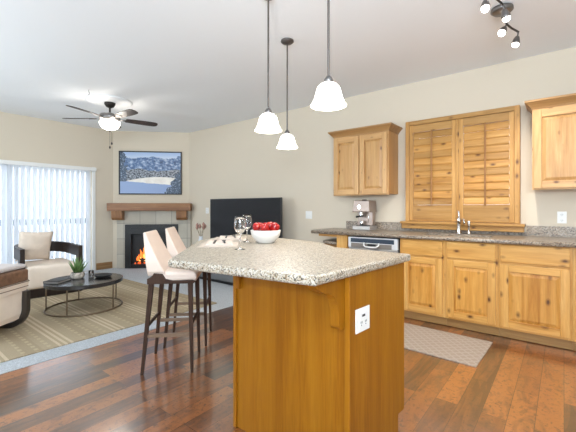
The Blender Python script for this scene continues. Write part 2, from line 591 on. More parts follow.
def picture_mat(w_, h_):
    """snowy valley below blue mountains with frosted firs at the sides"""
    m, nt, b = new_mat('winter_landscape')
    tc = nt.nodes.new('ShaderNodeTexCoord')
    sp = nt.nodes.new('ShaderNodeSeparateXYZ')
    nt.links.new(tc.outputs['Object'], sp.inputs[0])
    u = math_node(nt, 'DIVIDE', sp.outputs[0], w_)      # -0.5 .. 0.5
    t = math_node(nt, 'DIVIDE', sp.outputs[2], h_)      # -0.5 .. 0.5
    cb = nt.nodes.new('ShaderNodeCombineXYZ')
    nt.links.new(u, cb.inputs[0])
    nt.links.new(t, cb.inputs[1])
    P = cb.outputs[0]
    sky = ramp(nt, math_node(nt, 'ADD', t, 0.5), [(0.8, (0.62, 0.70, 0.84)), (1.0, (0.30, 0.45, 0.72))])
    nm = noise(nt, P, 14, 6, 0.7)
    mount = ramp(nt, nm, [(0.36, (0.02, 0.045, 0.12)), (0.5, (0.10, 0.19, 0.38)), (0.66, (0.62, 0.70, 0.83))])
    nr = noise(nt, P, 4, 5, 0.6)
    ridge = math_node(nt, 'ADD', 0.22, math_node(nt, 'MULTIPLY', nr, 0.28))
    f = math_node(nt, 'LESS_THAN', t, ridge)
    c = mixc(nt, f, sky, mount)
    # dark forest band
    nf = noise(nt, P, 30, 4, 0.7)
    forest = ramp(nt, nf, [(0.42, (0.008, 0.014, 0.03)), (0.62, (0.42, 0.46, 0.52))])
    f2 = math_node(nt, 'LESS_THAN', t, math_node(nt, 'ADD', -0.06, math_node(nt, 'MULTIPLY', nr, 0.26)))
    c = mixc(nt, f2, c, forest)
    # sunlit snow meadow
    ns = noise(nt, P, 5, 3)
    snow = ramp(nt, ns, [(0.35, (0.72, 0.66, 0.60)), (0.6, (0.88, 0.84, 0.78))])
    hump = math_node(nt, 'MULTIPLY', math_node(nt, 'MULTIPLY', u, u), -0.35)
    f3 = math_node(nt, 'LESS_THAN', t, math_node(nt, 'ADD', -0.10, math_node(nt, 'ADD', hump, math_node(nt, 'MULTIPLY', u, 0.10))))
    c = mixc(nt, f3, c, snow)
    # blue snow in the foreground
    low = math_node(nt, 'LESS_THAN', t, math_node(nt, 'ADD', -0.27, math_node(nt, 'ADD', math_node(nt, 'MULTIPLY', u, -0.12), math_node(nt, 'MULTIPLY', ns, 0.06))))
    c = mixc(nt, low, c, (0.26, 0.36, 0.60))
    # frosted firs
    nt2 = noise(nt, P, 38, 4, 0.7)
    fir = ramp(nt, nt2, [(0.4, (0.01, 0.02, 0.04)), (0.58, (0.10, 0.16, 0.26)), (0.68, (0.75, 0.80, 0.88))])
    wl = math_node(nt, 'ADD', -0.39, math_node(nt, 'MULTIPLY', math_node(nt, 'SUBTRACT', noise(nt, P, 9, 3), 0.5), 0.28))
    f4 = math_node(nt, 'MULTIPLY', math_node(nt, 'LESS_THAN', u, wl), math_node(nt, 'GREATER_THAN', t, -0.2))
    c = mixc(nt, f4, c, fir)
    edge = math_node(nt, 'ADD', math_node(nt, 'MULTIPLY', t, 0.45), 0.44)
    edge = math_node(nt, 'ADD', edge, math_node(nt, 'MULTIPLY', math_node(nt, 'SUBTRACT', noise(nt, P, 12, 3), 0.5), 0.2))
    f5 = math_node(nt, 'MULTIPLY', math_node(nt, 'GREATER_THAN', u, edge), math_node(nt, 'LESS_THAN', t, 0.12))
    c = mixc(nt, f5, c, fir)
    nt.links.new(c, b.inputs['Base Color'])
    b.inputs['Roughness'].default_value = 0.35
    return m


def blind_mat():
    m, nt, b = new_mat('blind_vinyl')
    b.inputs['Base Color'].default_value = (0.88, 0.90, 0.93, 1)
    b.inputs['Roughness'].default_value = 0.6
    tr = nt.nodes.new('ShaderNodeBsdfTranslucent')
    tr.inputs[0].default_value = (0.80, 0.82, 0.85, 1)
    mx = nt.nodes.new('ShaderNodeMixShader')
    mx.inputs[0].default_value = 0.62
    out = nt.nodes['Material Output']
    nt.links.new(b.outputs[0], mx.inputs[1])
    nt.links.new(tr.outputs[0], mx.inputs[2])
    nt.links.new(mx.outputs[0], out.inputs[0])
    return m


def glass_mat(name='clear_glass', thin=False):
    m, nt, b = new_mat(name)
    if thin:
        tr = nt.nodes.new('ShaderNodeBsdfTransparent')
        gl = nt.nodes.new('ShaderNodeBsdfGlossy')
        gl.inputs['Roughness'].default_value = 0.02
        mx = nt.nodes.new('ShaderNodeMixShader')
        mx.inputs[0].default_value = 0.06
        nt.links.new(tr.outputs[0], mx.inputs[1])
        nt.links.new(gl.outputs[0], mx.inputs[2])
        nt.links.new(mx.outputs[0], nt.nodes['Material Output'].inputs[0])
    else:
        b.inputs['Transmission Weight'].default_value = 1
        b.inputs['Roughness'].default_value = 0.0
        b.inputs['IOR'].default_value = 1.45
        b.inputs['Base Color'].default_value = (1, 1, 1, 1)
    return m


glow = plain('lit_frosted_glass', (0.9, 0.88, 0.84), 0.4, emit=(1.0, 0.95, 0.88), es=6.0)
glow_fan = plain('lit_fan_bowl', (0.9, 0.88, 0.84), 0.4, emit=(1.0, 0.93, 0.82), es=6.0)
glow_spot = plain('lit_spot_bulb', (0.9, 0.88, 0.84), 0.4, emit=(1.0, 0.94, 0.85), es=18.0)
flame_m = plain('flame', (0.9, 0.3, 0.05), 0.6, emit=(1.0, 0.16, 0.02), es=1.2)
flame_y = plain('flame_core', (0.9, 0.6, 0.2), 0.6, emit=(1.0, 0.36, 0.06), es=2.2)
ember_m = plain('ember', (0.5, 0.1, 0.03), 0.8, emit=(1.0, 0.13, 0.02), es=0.9)
log_m = plain('charred_log', (0.05, 0.03, 0.02), 0.9, bump=0.5, bscale=40, var=0.4)
blind_m = blind_mat()
pane_m = glass_mat('window_glass', True)
glass_m = glass_mat()
siding_m = plain('pale_siding', (0.72, 0.73, 0.73), 0.7)
roofw_m = plain('snowy_roof', (0.55, 0.57, 0.60), 0.8)
rail_m = plain('railing_dark', (0.10, 0.13, 0.18), 0.5)
deck_m = plain('deck_boards', (0.55, 0.55, 0.55), 0.8)


def point(name, loc, power, c=(1, 0.94, 0.86), size=0.05, parent=None):
    l = bpy.data.lights.new(name, 'POINT')
    l.energy = power
    l.color = c
    l.shadow_soft_size = size
    o = bpy.data.objects.new(name, l)
    o.location = loc
    col.objects.link(o)
    if parent:
        o.parent = parent
    return o


# ================================================================= THE SETTING
XR, YF = 2.6, -2.4
m = MB(); m.box(-3.18, YF, -0.1, XR, WALL_Y, 0); structure(m.build('floor', floor_m))
m = MB()
m.prism([(LEFT_X, YF), (-3.18, YF), (-3.18, WALL_Y), (-6.0, WALL_Y), (LEFT_X, 3.25)], -0.1, 0.004)
structure(m.build('floor_carpet', carpet_m))
m = MB(); m.box(LEFT_X - 0.15, YF, CEIL, XR, WALL_Y + 0.15, CEIL + 0.1); structure(m.build('ceiling', ceil_m))
# kitchen wall with the shuttered window opening
wx0, wx1, wz0, wz1 = -1.47, -0.40, 1.07, 2.18
m = MB()
m.box(-6.0, WALL_Y, -0.1, wx0, WALL_Y + 0.15, CEIL)
m.box(wx1, WALL_Y, -0.1, XR, WALL_Y + 0.15, CEIL)
m.box(wx0, WALL_Y, -0.1, wx1, WALL_Y + 0.15, wz0)
m.box(wx0, WALL_Y, wz1, wx1, WALL_Y + 0.15, CEIL)
structure(m.build('wall_right', wall_m))
m = MB(); m.box(XR, YF, -0.1, XR + 0.15, WALL_Y + 0.15, CEIL); structure(m.build('wall_end_blocker', wall_m))  # unseen wall added to keep side light off the island end
m = MB()
m.box(LEFT_X - 0.15, YF - 0.15, -0.1, -0.1, YF, CEIL)
m.box(-0.1, YF - 0.15, 1.95, XR + 0.15, YF, CEIL)
m.box(2.4, YF - 0.15, -0.1, XR + 0.15, YF, 1.95)
structure(m.build('wall_rear_blocker', wall_m))  # unseen wall added to limit sky light, opening placed to shape it
# chimney wall at 45 degrees
m = MB()
m.prism([(LEFT_X, 3.25), (-6.0, 4.3), (-6.0, 4.45), (LEFT_X - 0.15, 4.45), (LEFT_X - 0.15, 3.25)], -0.1, CEIL)
structure(m.build('wall_corner', wall_m))
# slider wall
sy0, sy1, sz1 = 0.35, 2.85, 1.94
m = MB()
m.box(LEFT_X - 0.15, sy1, -0.1, LEFT_X, 3.25, CEIL)
m.box(LEFT_X - 0.15, YF, -0.1, LEFT_X, sy0, CEIL)
m.box(LEFT_X - 0.15, sy0, sz1, LEFT_X, sy1, CEIL)
m.box(LEFT_X - 0.15, sy0, -0.1, LEFT_X, sy1, 0.01)
structure(m.build('wall_left', wall_m))
m = MB(); m.box(LEFT_X + 0.001, sy1 + 0.08, 0.005, LEFT_X + 0.016, 3.23, 0.135, 0.003)
structure(m.build('baseboard_left', base_w))
# sliding door
m = MB()
x0, x1 = LEFT_X - 0.10, LEFT_X - 0.04
for a, b_ in ((sy0 + 0.002, sy0 + 0.06), ((sy0 + sy1) / 2 - 0.05, (sy0 + sy1) / 2 + 0.05), (sy1 - 0.06, sy1 - 0.002)):
    m.box(x0, a, 0.012, x1, b_, sz1 - 0.002)
m.box(x0, sy0 + 0.06, 0.012, x1, sy1 - 0.06, 0.09)
m.box(x0, sy0 + 0.06, sz1 - 0.07, x1, sy1 - 0.06, sz1 - 0.002)
door = structure(m.build('door_1', white_m))
m = MB(); m.box(LEFT_X - 0.075, sy0 + 0.06, 0.09, LEFT_X - 0.068, sy1 - 0.06, sz1 - 0.07)
m.build('door_glass', pane_m, door)
# trim round the slider (right casing)
m = MB()
m.box(LEFT_X + 0.001, sy1 + 0.002, 0.006, LEFT_X + 0.02, sy1 + 0.06, sz1 + 0.04, 0.003)
structure(m.build('trim_1', white_m))
# kitchen window: frame, glass
m = MB()
m.box(wx0 + 0.002, WALL_Y + 0.06, wz0 + 0.002, wx0 + 0.04, WALL_Y + 0.1, wz1 - 0.002)
m.box(wx1 - 0.04, WALL_Y + 0.06, wz0 + 0.002, wx1 - 0.002, WALL_Y + 0.1, wz1 - 0.002)
m.box(wx0 + 0.04, WALL_Y + 0.06, wz0 + 0.002, wx1 - 0.04, WALL_Y + 0.1, wz0 + 0.04)
m.box(wx0 + 0.04, WALL_Y + 0.06, wz1 - 0.04, wx1 - 0.04, WALL_Y + 0.1, wz1 - 0.002)
win = structure(m.build('window_1', white_m))
m = MB(); m.box(wx0 + 0.04, WALL_Y + 0.078, wz0 + 0.04, wx1 - 0.04, WALL_Y + 0.084, wz1 - 0.04)
m.build('window_glass', pane_m, win)

# ---- outside the slider: balcony, railing, neighbour
m = MB(); m.box(LEFT_X - 2.0, -1.5, -0.25, LEFT_X - 0.16, 4.5, -0.06); structure(m.build('balcony_floor', deck_m))
rl = thing('balcony_railing', 'dark-topped balcony railing glimpsed outside through the gaps between white blinds', 'railing', (LEFT_X - 1.7, 1.5, -0.06))
m = MB(); m.box(-0.03, -2.7, 0.90, 0.03, 2.7, 1.03, 0.004); m.build('top_rail', rail_m, rl)
m = MB()
m.box(-0.02, -2.7, 0.1, 0.02, 2.7, 0.14)
for i in range(44):
    y = -2.65 + i * 5.3 / 43
    m.box(-0.012, y - 0.012, 0.14, 0.012, y + 0.012, 0.90)
m.build('balusters', white_m, rl)
for y in (-2.72, 2.72):
    m = MB(); m.box(-0.04, y - 0.015, 0.0, 0.04, y + 0.04, 1.04); m.build('end_post', white_m, rl)
nb = thing('neighbouring_house', 'pale sided house outside seen faintly through the white vertical blinds', 'house', (-17.0, 3.5, -3.0), radians(8))
m = MB()
for i in range(34):
    z = i * 0.18
    m.loft([[(2.0, -5, z), (2.03, -5, z), (2.03, 7, z), (2.0, 7, z)], [(2.0, -5, z + 0.18), (2.005, -5, z + 0.18), (2.005, 7, z + 0.18), (2.0, 7, z + 0.18)]])
m.box(-4, -5, 0, 2.0, 7, 6.1)
m.build('siding_wall', siding_m, nb)
m = MB(); m.loft([[(2.6, -5.5, 6.0), (2.6, 7.5, 6.0), (-4.6, 7.5, 6.0), (-4.6, -5.5, 6.0)], [(-1, -5.5, 8.0), (-1, 7.5, 8.0), (-1.05, 7.5, 8.0), (-1.05, -5.5, 8.0)]])
m.build('roof', roofw_m, nb)
m = MB(); m.box(2.04, -2.2, 3.3, 2.09, -0.9, 4.7); m.build('window', white_m, nb)
m = MB(); m.box(2.04, 2.5, 3.3, 2.09, 3.9, 4.7); m.build('window', white_m, nb)

# ================================================================= SLIDER BLINDS
bl = thing('vertical_blinds', 'white vertical blinds drawn half open across the bright sliding door', 'blinds', (LEFT_X + 0.05, 0, 0))
m = MB(); m.box(-0.03, sy0 - 0.1, 1.90, 0.05, sy1 + 0.045, 1.965, 0.004); m.build('valance', white_m, bl)
src = None
ny = int((sy1 - sy0 + 0.05) / 0.083)
for i in range(ny):
    y = sy0 + 0.0 + i * 0.083
    if src is None:
        mm = MB()
        pts = []
        for k in range(7):
            q = (k / 6 - 0.5)
            pts.append((0.010 * (1 - 4 * q * q), q * 0.089))
        outer = pts + [(p[0] - 0.0015, p[1]) for p in pts[::-1]]
        mm.prism(outer, 0.03, 1.90)
        src = mm.build('vane', blind_m, bl)
        o = src
    else:
        o = src.copy(); col.objects.link(o); o.parent = bl
    o.location = (0.0, y, 0)
    o.rotation_euler = (0, 0, radians(24 + (random.random() - 0.5) * 6))

# ================================================================= FIREPLACE (local x along the wall, -y into the room)
CX, CY = -6.46, 3.84          # on the wall line x - y = -10.3
fp = thing('fireplace', 'corner gas fireplace with beige stone tile surround and black firebox', 'fireplace', (CX, CY, 0), pi / 4)
D0 = -0.08
fx0, fx1, fz1 = -0.575, 0.445, 0.875
m = MB()
m.box(-0.735, D0, 0.006, fx0, -0.002, 1.14)
m.box(fx1, D0, 0.006, 0.69, -0.002, 1.14)
m.box(fx0, D0, fz1, fx1, -0.002, 1.14)
m.build('tile_surround', tile_mat(), fp)
m = MB()
ix0, ix1, iz0, iz1 = -0.455, 0.325, 0.085, 0.68
y0, y1 = D0 - 0.035, -0.004
m.box(fx0 + .002, y0, 0.006, ix0, y1, fz1 - .002, 0.004)
m.box(ix1, y0, 0.006, fx1 - .002, y1, fz1 - .002, 0.004)
m.box(ix0, y0, iz1, ix1, y1, fz1 - .002, 0.004)
m.box(ix0, y0, 0.006, ix1, y1, iz0, 0.004)
for k in range(4):
    m.box(ix0 - 0.02, y0 - 0.008, 0.02 + k * 0.015, ix1 + 0.02, y0 + 0.001, 0.028 + k * 0.015)
    m.box(ix0 - 0.02, y0 - 0.008, 0.735 + k * 0.03, ix1 + 0.02, y0 + 0.001, 0.75 + k * 0.03)
m.build('firebox_front', black, fp)
m = MB()
m.box(ix0, -0.02, iz0, ix1, -0.004, iz1)
m.build('firebox_back', blackg, fp)
for k, (a, b_, z, ang) in enumerate(((-0.38, 0.26, 0.125, 0.03), (-0.3, 0.22, 0.16, -0.08), (-0.22, 0.16, 0.195, 0.12))):
    mm = MB(); mm.tube([(a, -0.06, z - ang * .2), ((a + b_) / 2, -0.05 - 0.01 * k, z + 0.01), (b_, -0.06, z + ang * .2)], [0.028, 0.034, 0.026])
    mm.build('log', log_m, fp)


def flame(mb, x, y, z, h, r, mi=0, lean=0.0):
    rings = []
    for k in range(8):
        t = k / 7
        rr = r * (sin(pi * (0.18 + 0.82 * t)) ** 0.9) * (1 - 0.25 * t) + 0.0008
        ox = lean * t * t + 0.012 * sin(t * 6 + x * 30)
        rings.append([(x + ox + rr * cos(2 * pi * q / 8), y + 0.35 * rr * sin(2 * pi * q / 8), z + h * t) for q in range(8)])
    mb.loft(rings, mi=mi, smooth=True)


m = MB()
for (x, h, r, mi, ln) in ((-0.27, 0.16, 0.028, 0, 0.01), (-0.21, 0.26, 0.034, 0, -0.015), (-0.15, 0.34, 0.04, 0, 0.02), (-0.08, 0.40, 0.045, 0, -0.02),
                          (-0.01, 0.33, 0.04, 0, 0.02), (0.06, 0.38, 0.045, 0, 0.01), (0.13, 0.28, 0.038, 0, -0.02), (0.2, 0.30, 0.035, 0, 0.01), (0.27, 0.16, 0.028, 0, 0)):
    flame(m, x - 0.07, -0.05, 0.12, h, r, mi, ln)
for (x, h, r) in ((-0.22, 0.10, 0.02), (-0.14, 0.17, 0.024), (-0.07, 0.2, 0.026), (0.05, 0.19, 0.028), (0.12, 0.14, 0.022), (0.2, 0.14, 0.02)):
    flame(m, x - 0.07, -0.075, 0.125, h, r, 1)
m.build('flames', [flame_m, flame_y], fp)
m = MB()
for i in range(40):
    m.ball(0.012 + random.random() * 0.012, (random.uniform(-0.4, 0.27), random.uniform(-0.095, -0.035), 0.095 + random.random() * 0.02), n=6)
m.build('embers', ember_m, fp)['kind'] = 'stuff'
mt = thing('mantel_shelf', 'thick brown wood beam mantel on two brackets above the fireplace', 'mantel', (CX - 0.055, CY - 0.055, -0.02), pi / 4)
m = MB(); m.box(-0.79, -0.24, 1.165, 0.79, -0.003, 1.315, 0.006); m.build('beam', man_w, mt)
for xx in (-0.61, 0.61):
    m = MB(); m.prism([(-0.235, 1.163), (-0.082, 1.163), (-0.082, 0.985), (-0.19, 0.985), (-0.225, 1.03)], xx - 0.10, xx + 0.10, 0.004,
                      M=Matrix(((0, 0, 1, 0), (1, 0, 0, 0), (0, 1, 0, 0), (0, 0, 0, 1))))
    m.build('bracket', man_v, mt)
# picture
PW, PH = 1.22, 0.87
pc = thing('framed_picture', 'black-framed winter mountain landscape hanging above the mantel', 'picture', (CX - 0.075, CY - 0.075, 1.906), pi / 4)
m = MB()
t_ = 0.022
m.box(-PW / 2, -0.035, -PH / 2 - 0.0, -PW / 2 + t_, -0.004, PH / 2, 0.002)
m.box(PW / 2 - t_, -0.035, -PH / 2, PW / 2, -0.004, PH / 2, 0.002)
m.box(-PW / 2 + t_, -0.035, PH / 2 - t_, PW / 2 - t_, -0.004, PH / 2, 0.002)
m.box(-PW / 2 + t_, -0.035, -PH / 2, PW / 2 - t_, -0.004, -PH / 2 + t_, 0.002)
m.build('frame', black, pc)
m = MB(); m.box(-PW / 2 + t_, -0.025, -PH / 2 + t_, PW / 2 - t_, -0.006, PH / 2 - t_)
m.build('print', picture_mat(PW, PH), pc)

# ================================================================= CEILING FAN
FX, FY = -5.11, 2.31
fan = thing('ceiling_fan', 'five-blade dark ceiling fan with lit white bowl over the living area', 'ceiling fan', (FX, FY, CEIL - 0.003))
m = MB(); m.lathe([(0, 0), (0.30, 0), (0.30, -0.012), (0.27, -0.022), (0.15, -0.028), (0, -0.028)], 40); m.build('medallion', ceil_m, fan)
m = MB(); m.lathe([(0, -0.028), (0.075, -0.028), (0.072, -0.05), (0.05, -0.085), (0.02, -0.10), (0, -0.10)], 24); m.build('canopy', bronze, fan)
m = MB(); m.cyl(0.013, -0.19, -0.09); m.build('downrod', bronze, fan)
m = MB(); m.lathe([(0, -0.17), (0.03, -0.17), (0.05, -0.18), (0.13, -0.20), (0.14, -0.225), (0.14, -0.265), (0.10, -0.285), (0.08, -0.295), (0, -0.295)], 32); m.build('motor_housing', pewter, fan)
bladem = wood('fan_blade_wood', 'X', light=(0.05, 0.033, 0.026), mid=(0.036, 0.024, 0.02), dark=(0.024, 0.016, 0.014), knots=False, rough=0.5)
for k in range(5):
    a = TH + pi + k * 2 * pi / 5
    R = Matrix.Rotation(a, 4, 'Z') @ Matrix.Translation((0, 0, -0.25)) @ Matrix.Rotation(radians(-12), 4, 'X')
    m = MB()
    pts = [(0.21, -0.055), (0.30, -0.062), (0.5, -0.07), (0.62, -0.066), (0.655, -0.045), (0.665, 0), (0.655, 0.045), (0.62, 0.066), (0.5, 0.07), (0.30, 0.062), (0.21, 0.055)]
    m.prism(pts, -0.004, 0.004, M=R)
    bo = m.build('blade', bladem, fan)
    m = MB(); m.prism([(0.12, -0.014), (0.20, -0.016), (0.225, -0.045), (0.29, -0.03), (0.30, 0), (0.29, 0.03), (0.225, 0.045), (0.20, 0.016), (0.12, 0.014)], -0.011, -0.0045, M=R)
    m.build('blade_bracket', bronze, bo)
m = MB(); m.lathe([(0.13, -0.296), (0.137, -0.31), (0.13, -0.345), (0.105, -0.385), (0.06, -0.412), (0, -0.42)], 32)
m.lathe([(0.13, -0.296), (0, -0.296)], 32)
m.build('light_bowl', glow_fan, fan)
m = MB(); m.lathe([(0, -0.42), (0.012, -0.42), (0.014, -0.43), (0.006, -0.445), (0, -0.448)], 12); m.build('finial', bronze, fan)
m = MB(); m.tube([(0.018, 0.014, -0.43), (0.022, 0.017, -0.46), (0.022, 0.017, -0.60)], 0.0022, 6)
pcx = m.build('pull_chain', bronze, fan)
m = MB(); m.ball(0.012, (0.022, 0.017, -0.61), (1, 1, 1.8), 10); m.build('chain_fob', bronze, pcx)
m = MB(); m.tube([(0.0, 0, -0.44), (0.0, 0.0, -0.655)], 0.0022, 6)
pcx = m.build('pull_chain', bronze, fan)
m = MB(); m.ball(0.012, (0.0, 0, -0.665), (1, 1, 1.8), 10); m.build('chain_fob', bronze, pcx)
for q in range(3):
    aa = q * 2 * pi / 3
    point('fan_lamp', (0.2 * cos(aa), 0.2 * sin(aa), -0.36), 3.5, size=0.05, parent=fan)

hk = MB(); hk.tube([(0, 0, 0), (0, 0, -0.02), (0.012, 0, -0.035), (0.02, 0, -0.055), (0.008, 0, -0.068), (-0.008, 0, -0.06)], 0.004, 8)
ho = hk.build('ceiling_hook', pewter); ho.location = (-4.84, 1.92, CEIL - 0.001)
tag(ho, 'small metal plant hook in the ceiling left of the fan', 'hook')

# ================================================================= PENDANTS


def pendant(x, y, label):
    t = thing('pendant_lamp', label, 'pendant lamp', (x, y, CEIL - 0.003), 0, 'pendant lamps over the island')
    zb = 1.757 - CEIL
    m = MB(); m.lathe([(0, 0), (0.058, 0), (0.06, -0.012), (0.045, -0.024), (0.012, -0.03), (0, -0.03)], 24); m.build('canopy', rod_m, t)
    m = MB(); m.cyl(0.0065, zb + 0.155, -0.03, n=10); m.build('rod', rod_m, t)
    m = MB(); m.lathe([(0, zb + 0.165), (0.012, zb + 0.162), (0.024, zb + 0.142), (0.028, zb + 0.122), (0, zb + 0.122)], 16); m.build('shade_cap', pewter, t)
    m = MB()
    prof = [(0.024, 0.121), (0.044, 0.116), (0.060, 0.099), (0.069, 0.070), (0.076, 0.042), (0.087, 0.017), (0.098, 0.0)]
    inn = [(r - 0.004, z - 0.001) for r, z in prof[::-1]]
    m.lathe([(r, zb + z) for r, z in prof + inn], 32, closed=True)
    m.build('shade', glow, t)
    m = MB(); m.ball(0.027, (0, 0, zb + 0.06), n=12); m.build('bulb', glow_spot, t)
    point('pendant_light', (0, 0, zb - 0.02), 5.5, size=0.06, parent=t)
    return t


pendant(-1.66, 1.86, 'leftmost of the three white bell pendants hanging above the island')
pendant(-1.99, 2.49, 'smallest-looking, farthest white bell pendant with its round dark ceiling canopy in view')
pendant(-1.00, 1.61, 'nearest and largest-looking white bell pendant above the island front')

# ================================================================= SPOT TRACK
sp = thing('spot_light_bar', 'curved dark spotlight bar with four lit heads on the kitchen ceiling', 'spotlight', (-0.374, 3.117, CEIL - 0.003), 0)
m = MB(); m.lathe([(0, 0), (0.075, 0), (0.077, -0.02), (0.06, -0.035), (0, -0.038)], 28); m.build('canopy', pewter, sp)


SPX, SPY, SPZ = -0.374, 3.117, CEIL - 0.003
path = [Vector((x - SPX, y - SPY, -0.072)) for x, y in ((-0.429, 2.737), (-0.372, 2.80), (-0.345, 2.92), (-0.340, 3.03), (-0.352, 3.15), (-0.358, 3.25), (-0.335, 3.345), (-0.297, 3.454))]
m = MB(); m.tube(path, 0.008, 8); m.build('bar', bronze, sp)
m = MB(); m.tube([(0, 0, -0.03), (0.012, -0.01, -0.055), (0.026, 0.0, -0.072)], 0.008, 8); m.build('stem', bronze, sp)
for idx, hx, hy in ((0, -0.424, 2.711), (2, -0.326, 2.946), (5, -0.390, 3.194), (7, -0.318, 3.458)):
    p = path[idx]
    d = (Vector((hx - SPX, hy - SPY, -0.165)) - p).normalized()
    R = Matrix.Translation(p) @ d.to_track_quat('-Z', 'Y').to_matrix().to_4x4()
    m = MB()
    m.cyl(0.006, -0.05, 0.0, n=8, M=R)
    m.lathe([(0.0, -0.035), (0.014, -0.035), (0.022, -0.05), (0.030, -0.08), (0.031, -0.095), (0.028, -0.095), (0.026, -0.08), (0.0, -0.06)], 16, M=R)
    h = m.build('lamp_head', pewter, sp)
    m = MB(); m.ball(0.026, (0, 0, -0.097), n=12, M=R); m.build('bulb', glow_spot, h)
    l = bpy.data.lights.new('spot_beam', 'SPOT')
    l.energy, l.color, l.spot_size, l.spot_blend, l.shadow_soft_size = 26, (1, 0.93, 0.82), radians(140), 0.6, 0.04
    o = bpy.data.objects.new('spot_beam', l)
    o.location = p + d * 0.14
    col.objects.link(o); o.parent = sp

# ================================================================= KITCHEN CABINETS
MXZ = Matrix(((1, 0, 0, 0), (0, 0, 1, 0), (0, 1, 0, 0), (0, 0, 0, 1)))   # (x,z,y) prism -> world


def door_mesh(x0, x1, z0, z1, yf, th=0.02, st=0.062, rt_=0.062, split=0):
    """raised panel door front at y = yf (facing -y); material 0 vertical, 1 horizontal"""
    m = MB()
    yb = yf + th
    m.box(x0, yf, z0, x0 + st, yb, z1, 0.003)
    m.box(x1 - st, yf, z0, x1, yb, z1, 0.003)
    m.box(x0 + st + 0.0005, yf, z0, x1 - st - 0.0005, yb, z0 + rt_, 0.003, mi=1)
    m.box(x0 + st + 0.0005, yf, z1 - rt_, x1 - st - 0.0005, yb, z1, 0.003, mi=1)
    a0, a1, c0, c1 = x0 + st - 0.002, x1 - st + 0.002, z0 + rt_ - 0.002, z1 - rt_ + 0.002

    def ring(i, y):
        return [(a0 + i, y, c0 + i), (a1 - i, y, c0 + i), (a1 - i, y, c1 - i), (a0 + i, y, c1 - i)]
    m.loft([ring(0, yb - 0.002), ring(0, yf + 0.014), ring(0.008, yf + 0.0135), ring(0.032, yf + 0.004), ring(0.034, yf + 0.003)], mi=2)
    return m


def drawer_mesh(x0, x1, z0, z1, yf, th=0.02):
    m = MB(); m.box(x0, yf, z0, x1, yf + th, z1, 0.005, mi=1)
    return m


def base_cabinet(x0, x1, dx0, dx1, label):
    t = thing('base_cabinet', label, 'cabinet', ((x0 + x1) / 2, 4.0, 0), 0, 'base cabinets under the window counter')
    cx, cy = (x0 + x1) / 2, 4.0
    yfr = 3.70 - cy
    yb = WALL_Y - 0.004 - cy
    m = MB()
    X0, X1 = x0 - cx + 0.0008, x1 - cx - 0.0008
    d0, d1 = dx0 - cx, dx1 - cx
    m.box(X0, yfr + 0.02, 0.105, X1, yb, 0.72)
    m.box(X0, yfr, 0.10, d0 + 0.012, yfr + 0.02, 0.876, 0.0008)
    m.box(d1 - 0.012, yfr, 0.10, X1, yfr + 0.02, 0.876, 0.0008)
    m.box(d0 + 0.012, yfr, 0.855, d1 - 0.012, yfr + 0.02, 0.876, mi=1)
    m.box(d0 + 0.012, yfr, 0.68, d1 - 0.012, yfr + 0.02, 0.72, mi=1)
    m.box(d0 + 0.012, yfr, 0.10, d1 - 0.012, yfr + 0.02, 0.135, mi=1)
    m.box(X0, yfr + 0.02, 0.72, X0 + 0.018, yb, 0.876)
    m.box(X1 - 0.018, yfr + 0.02, 0.72, X1, yb, 0.876)
    m.build('body', [ald_v, ald_h], t)
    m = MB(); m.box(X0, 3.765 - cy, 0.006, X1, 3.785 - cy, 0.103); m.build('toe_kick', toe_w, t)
    door_mesh(d0, d1, 0.122, 0.688, yfr - 0.0215).build('door', [ald_v, ald_h, ald_p], t)
    drawer_mesh(d0, d1, 0.708, 0.866, yfr - 0.0215).build('drawer_front', [ald_v, ald_h], t)
    return t


base_cabinet(-1.39, -0.932, -1.362, -0.956, 'knotty wood base cabinet right of the dishwasher, partly behind the island')
base_cabinet(-0.932, -0.474, -0.909, -0.494, 'knotty wood base cabinet below the faucet and right shutter panel')
base_cabinet(-0.474, 0.058, -0.455, 0.039, 'widest knotty wood base cabinet, rightmost in full view')
base_cabinet(0.058, 0.65, 0.078, 0.63, 'base cabinet cut off by the right picture edge')
# filler cabinet and open end shelf left of the dishwasher
t = thing('narrow_base_cabinet', 'narrow orange wood cabinet strip left of the dishwasher', 'cabinet', (-2.11, 4.0, 0))
m = MB(); m.box(-0.07, -0.30, 0.10, 0.076, 0.296, 0.876, 0.001); m.build('body', ald_v, t)
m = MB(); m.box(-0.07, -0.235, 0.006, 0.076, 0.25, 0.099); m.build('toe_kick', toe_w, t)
t = thing('open_end_shelf', 'open corner end shelf with rounded stone shelf below the counter end', 'shelf', (-2.33, 4.0, 0))
m = MB(); m.box(-0.12, -0.29, 0.845, 0.147, 0.296, 0.876, 0.001); m.build('top_rail', ald_h, t)
m = MB(); m.prism([(0.147, -0.31), (0.147, 0.296), (-0.13, 0.296), (-0.13, -0.1), (-0.10, -0.22), (-0.02, -0.29), (0.05, -0.31)], 0.755, 0.785, 0.006); m.build('shelf_slab', gran2, t)
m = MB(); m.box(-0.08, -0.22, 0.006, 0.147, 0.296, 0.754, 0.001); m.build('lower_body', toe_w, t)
m = MB(); m.box(-0.12, 0.28, 0.786, 0.147, 0.296, 0.844); m.build('back_rail', white_m, t)

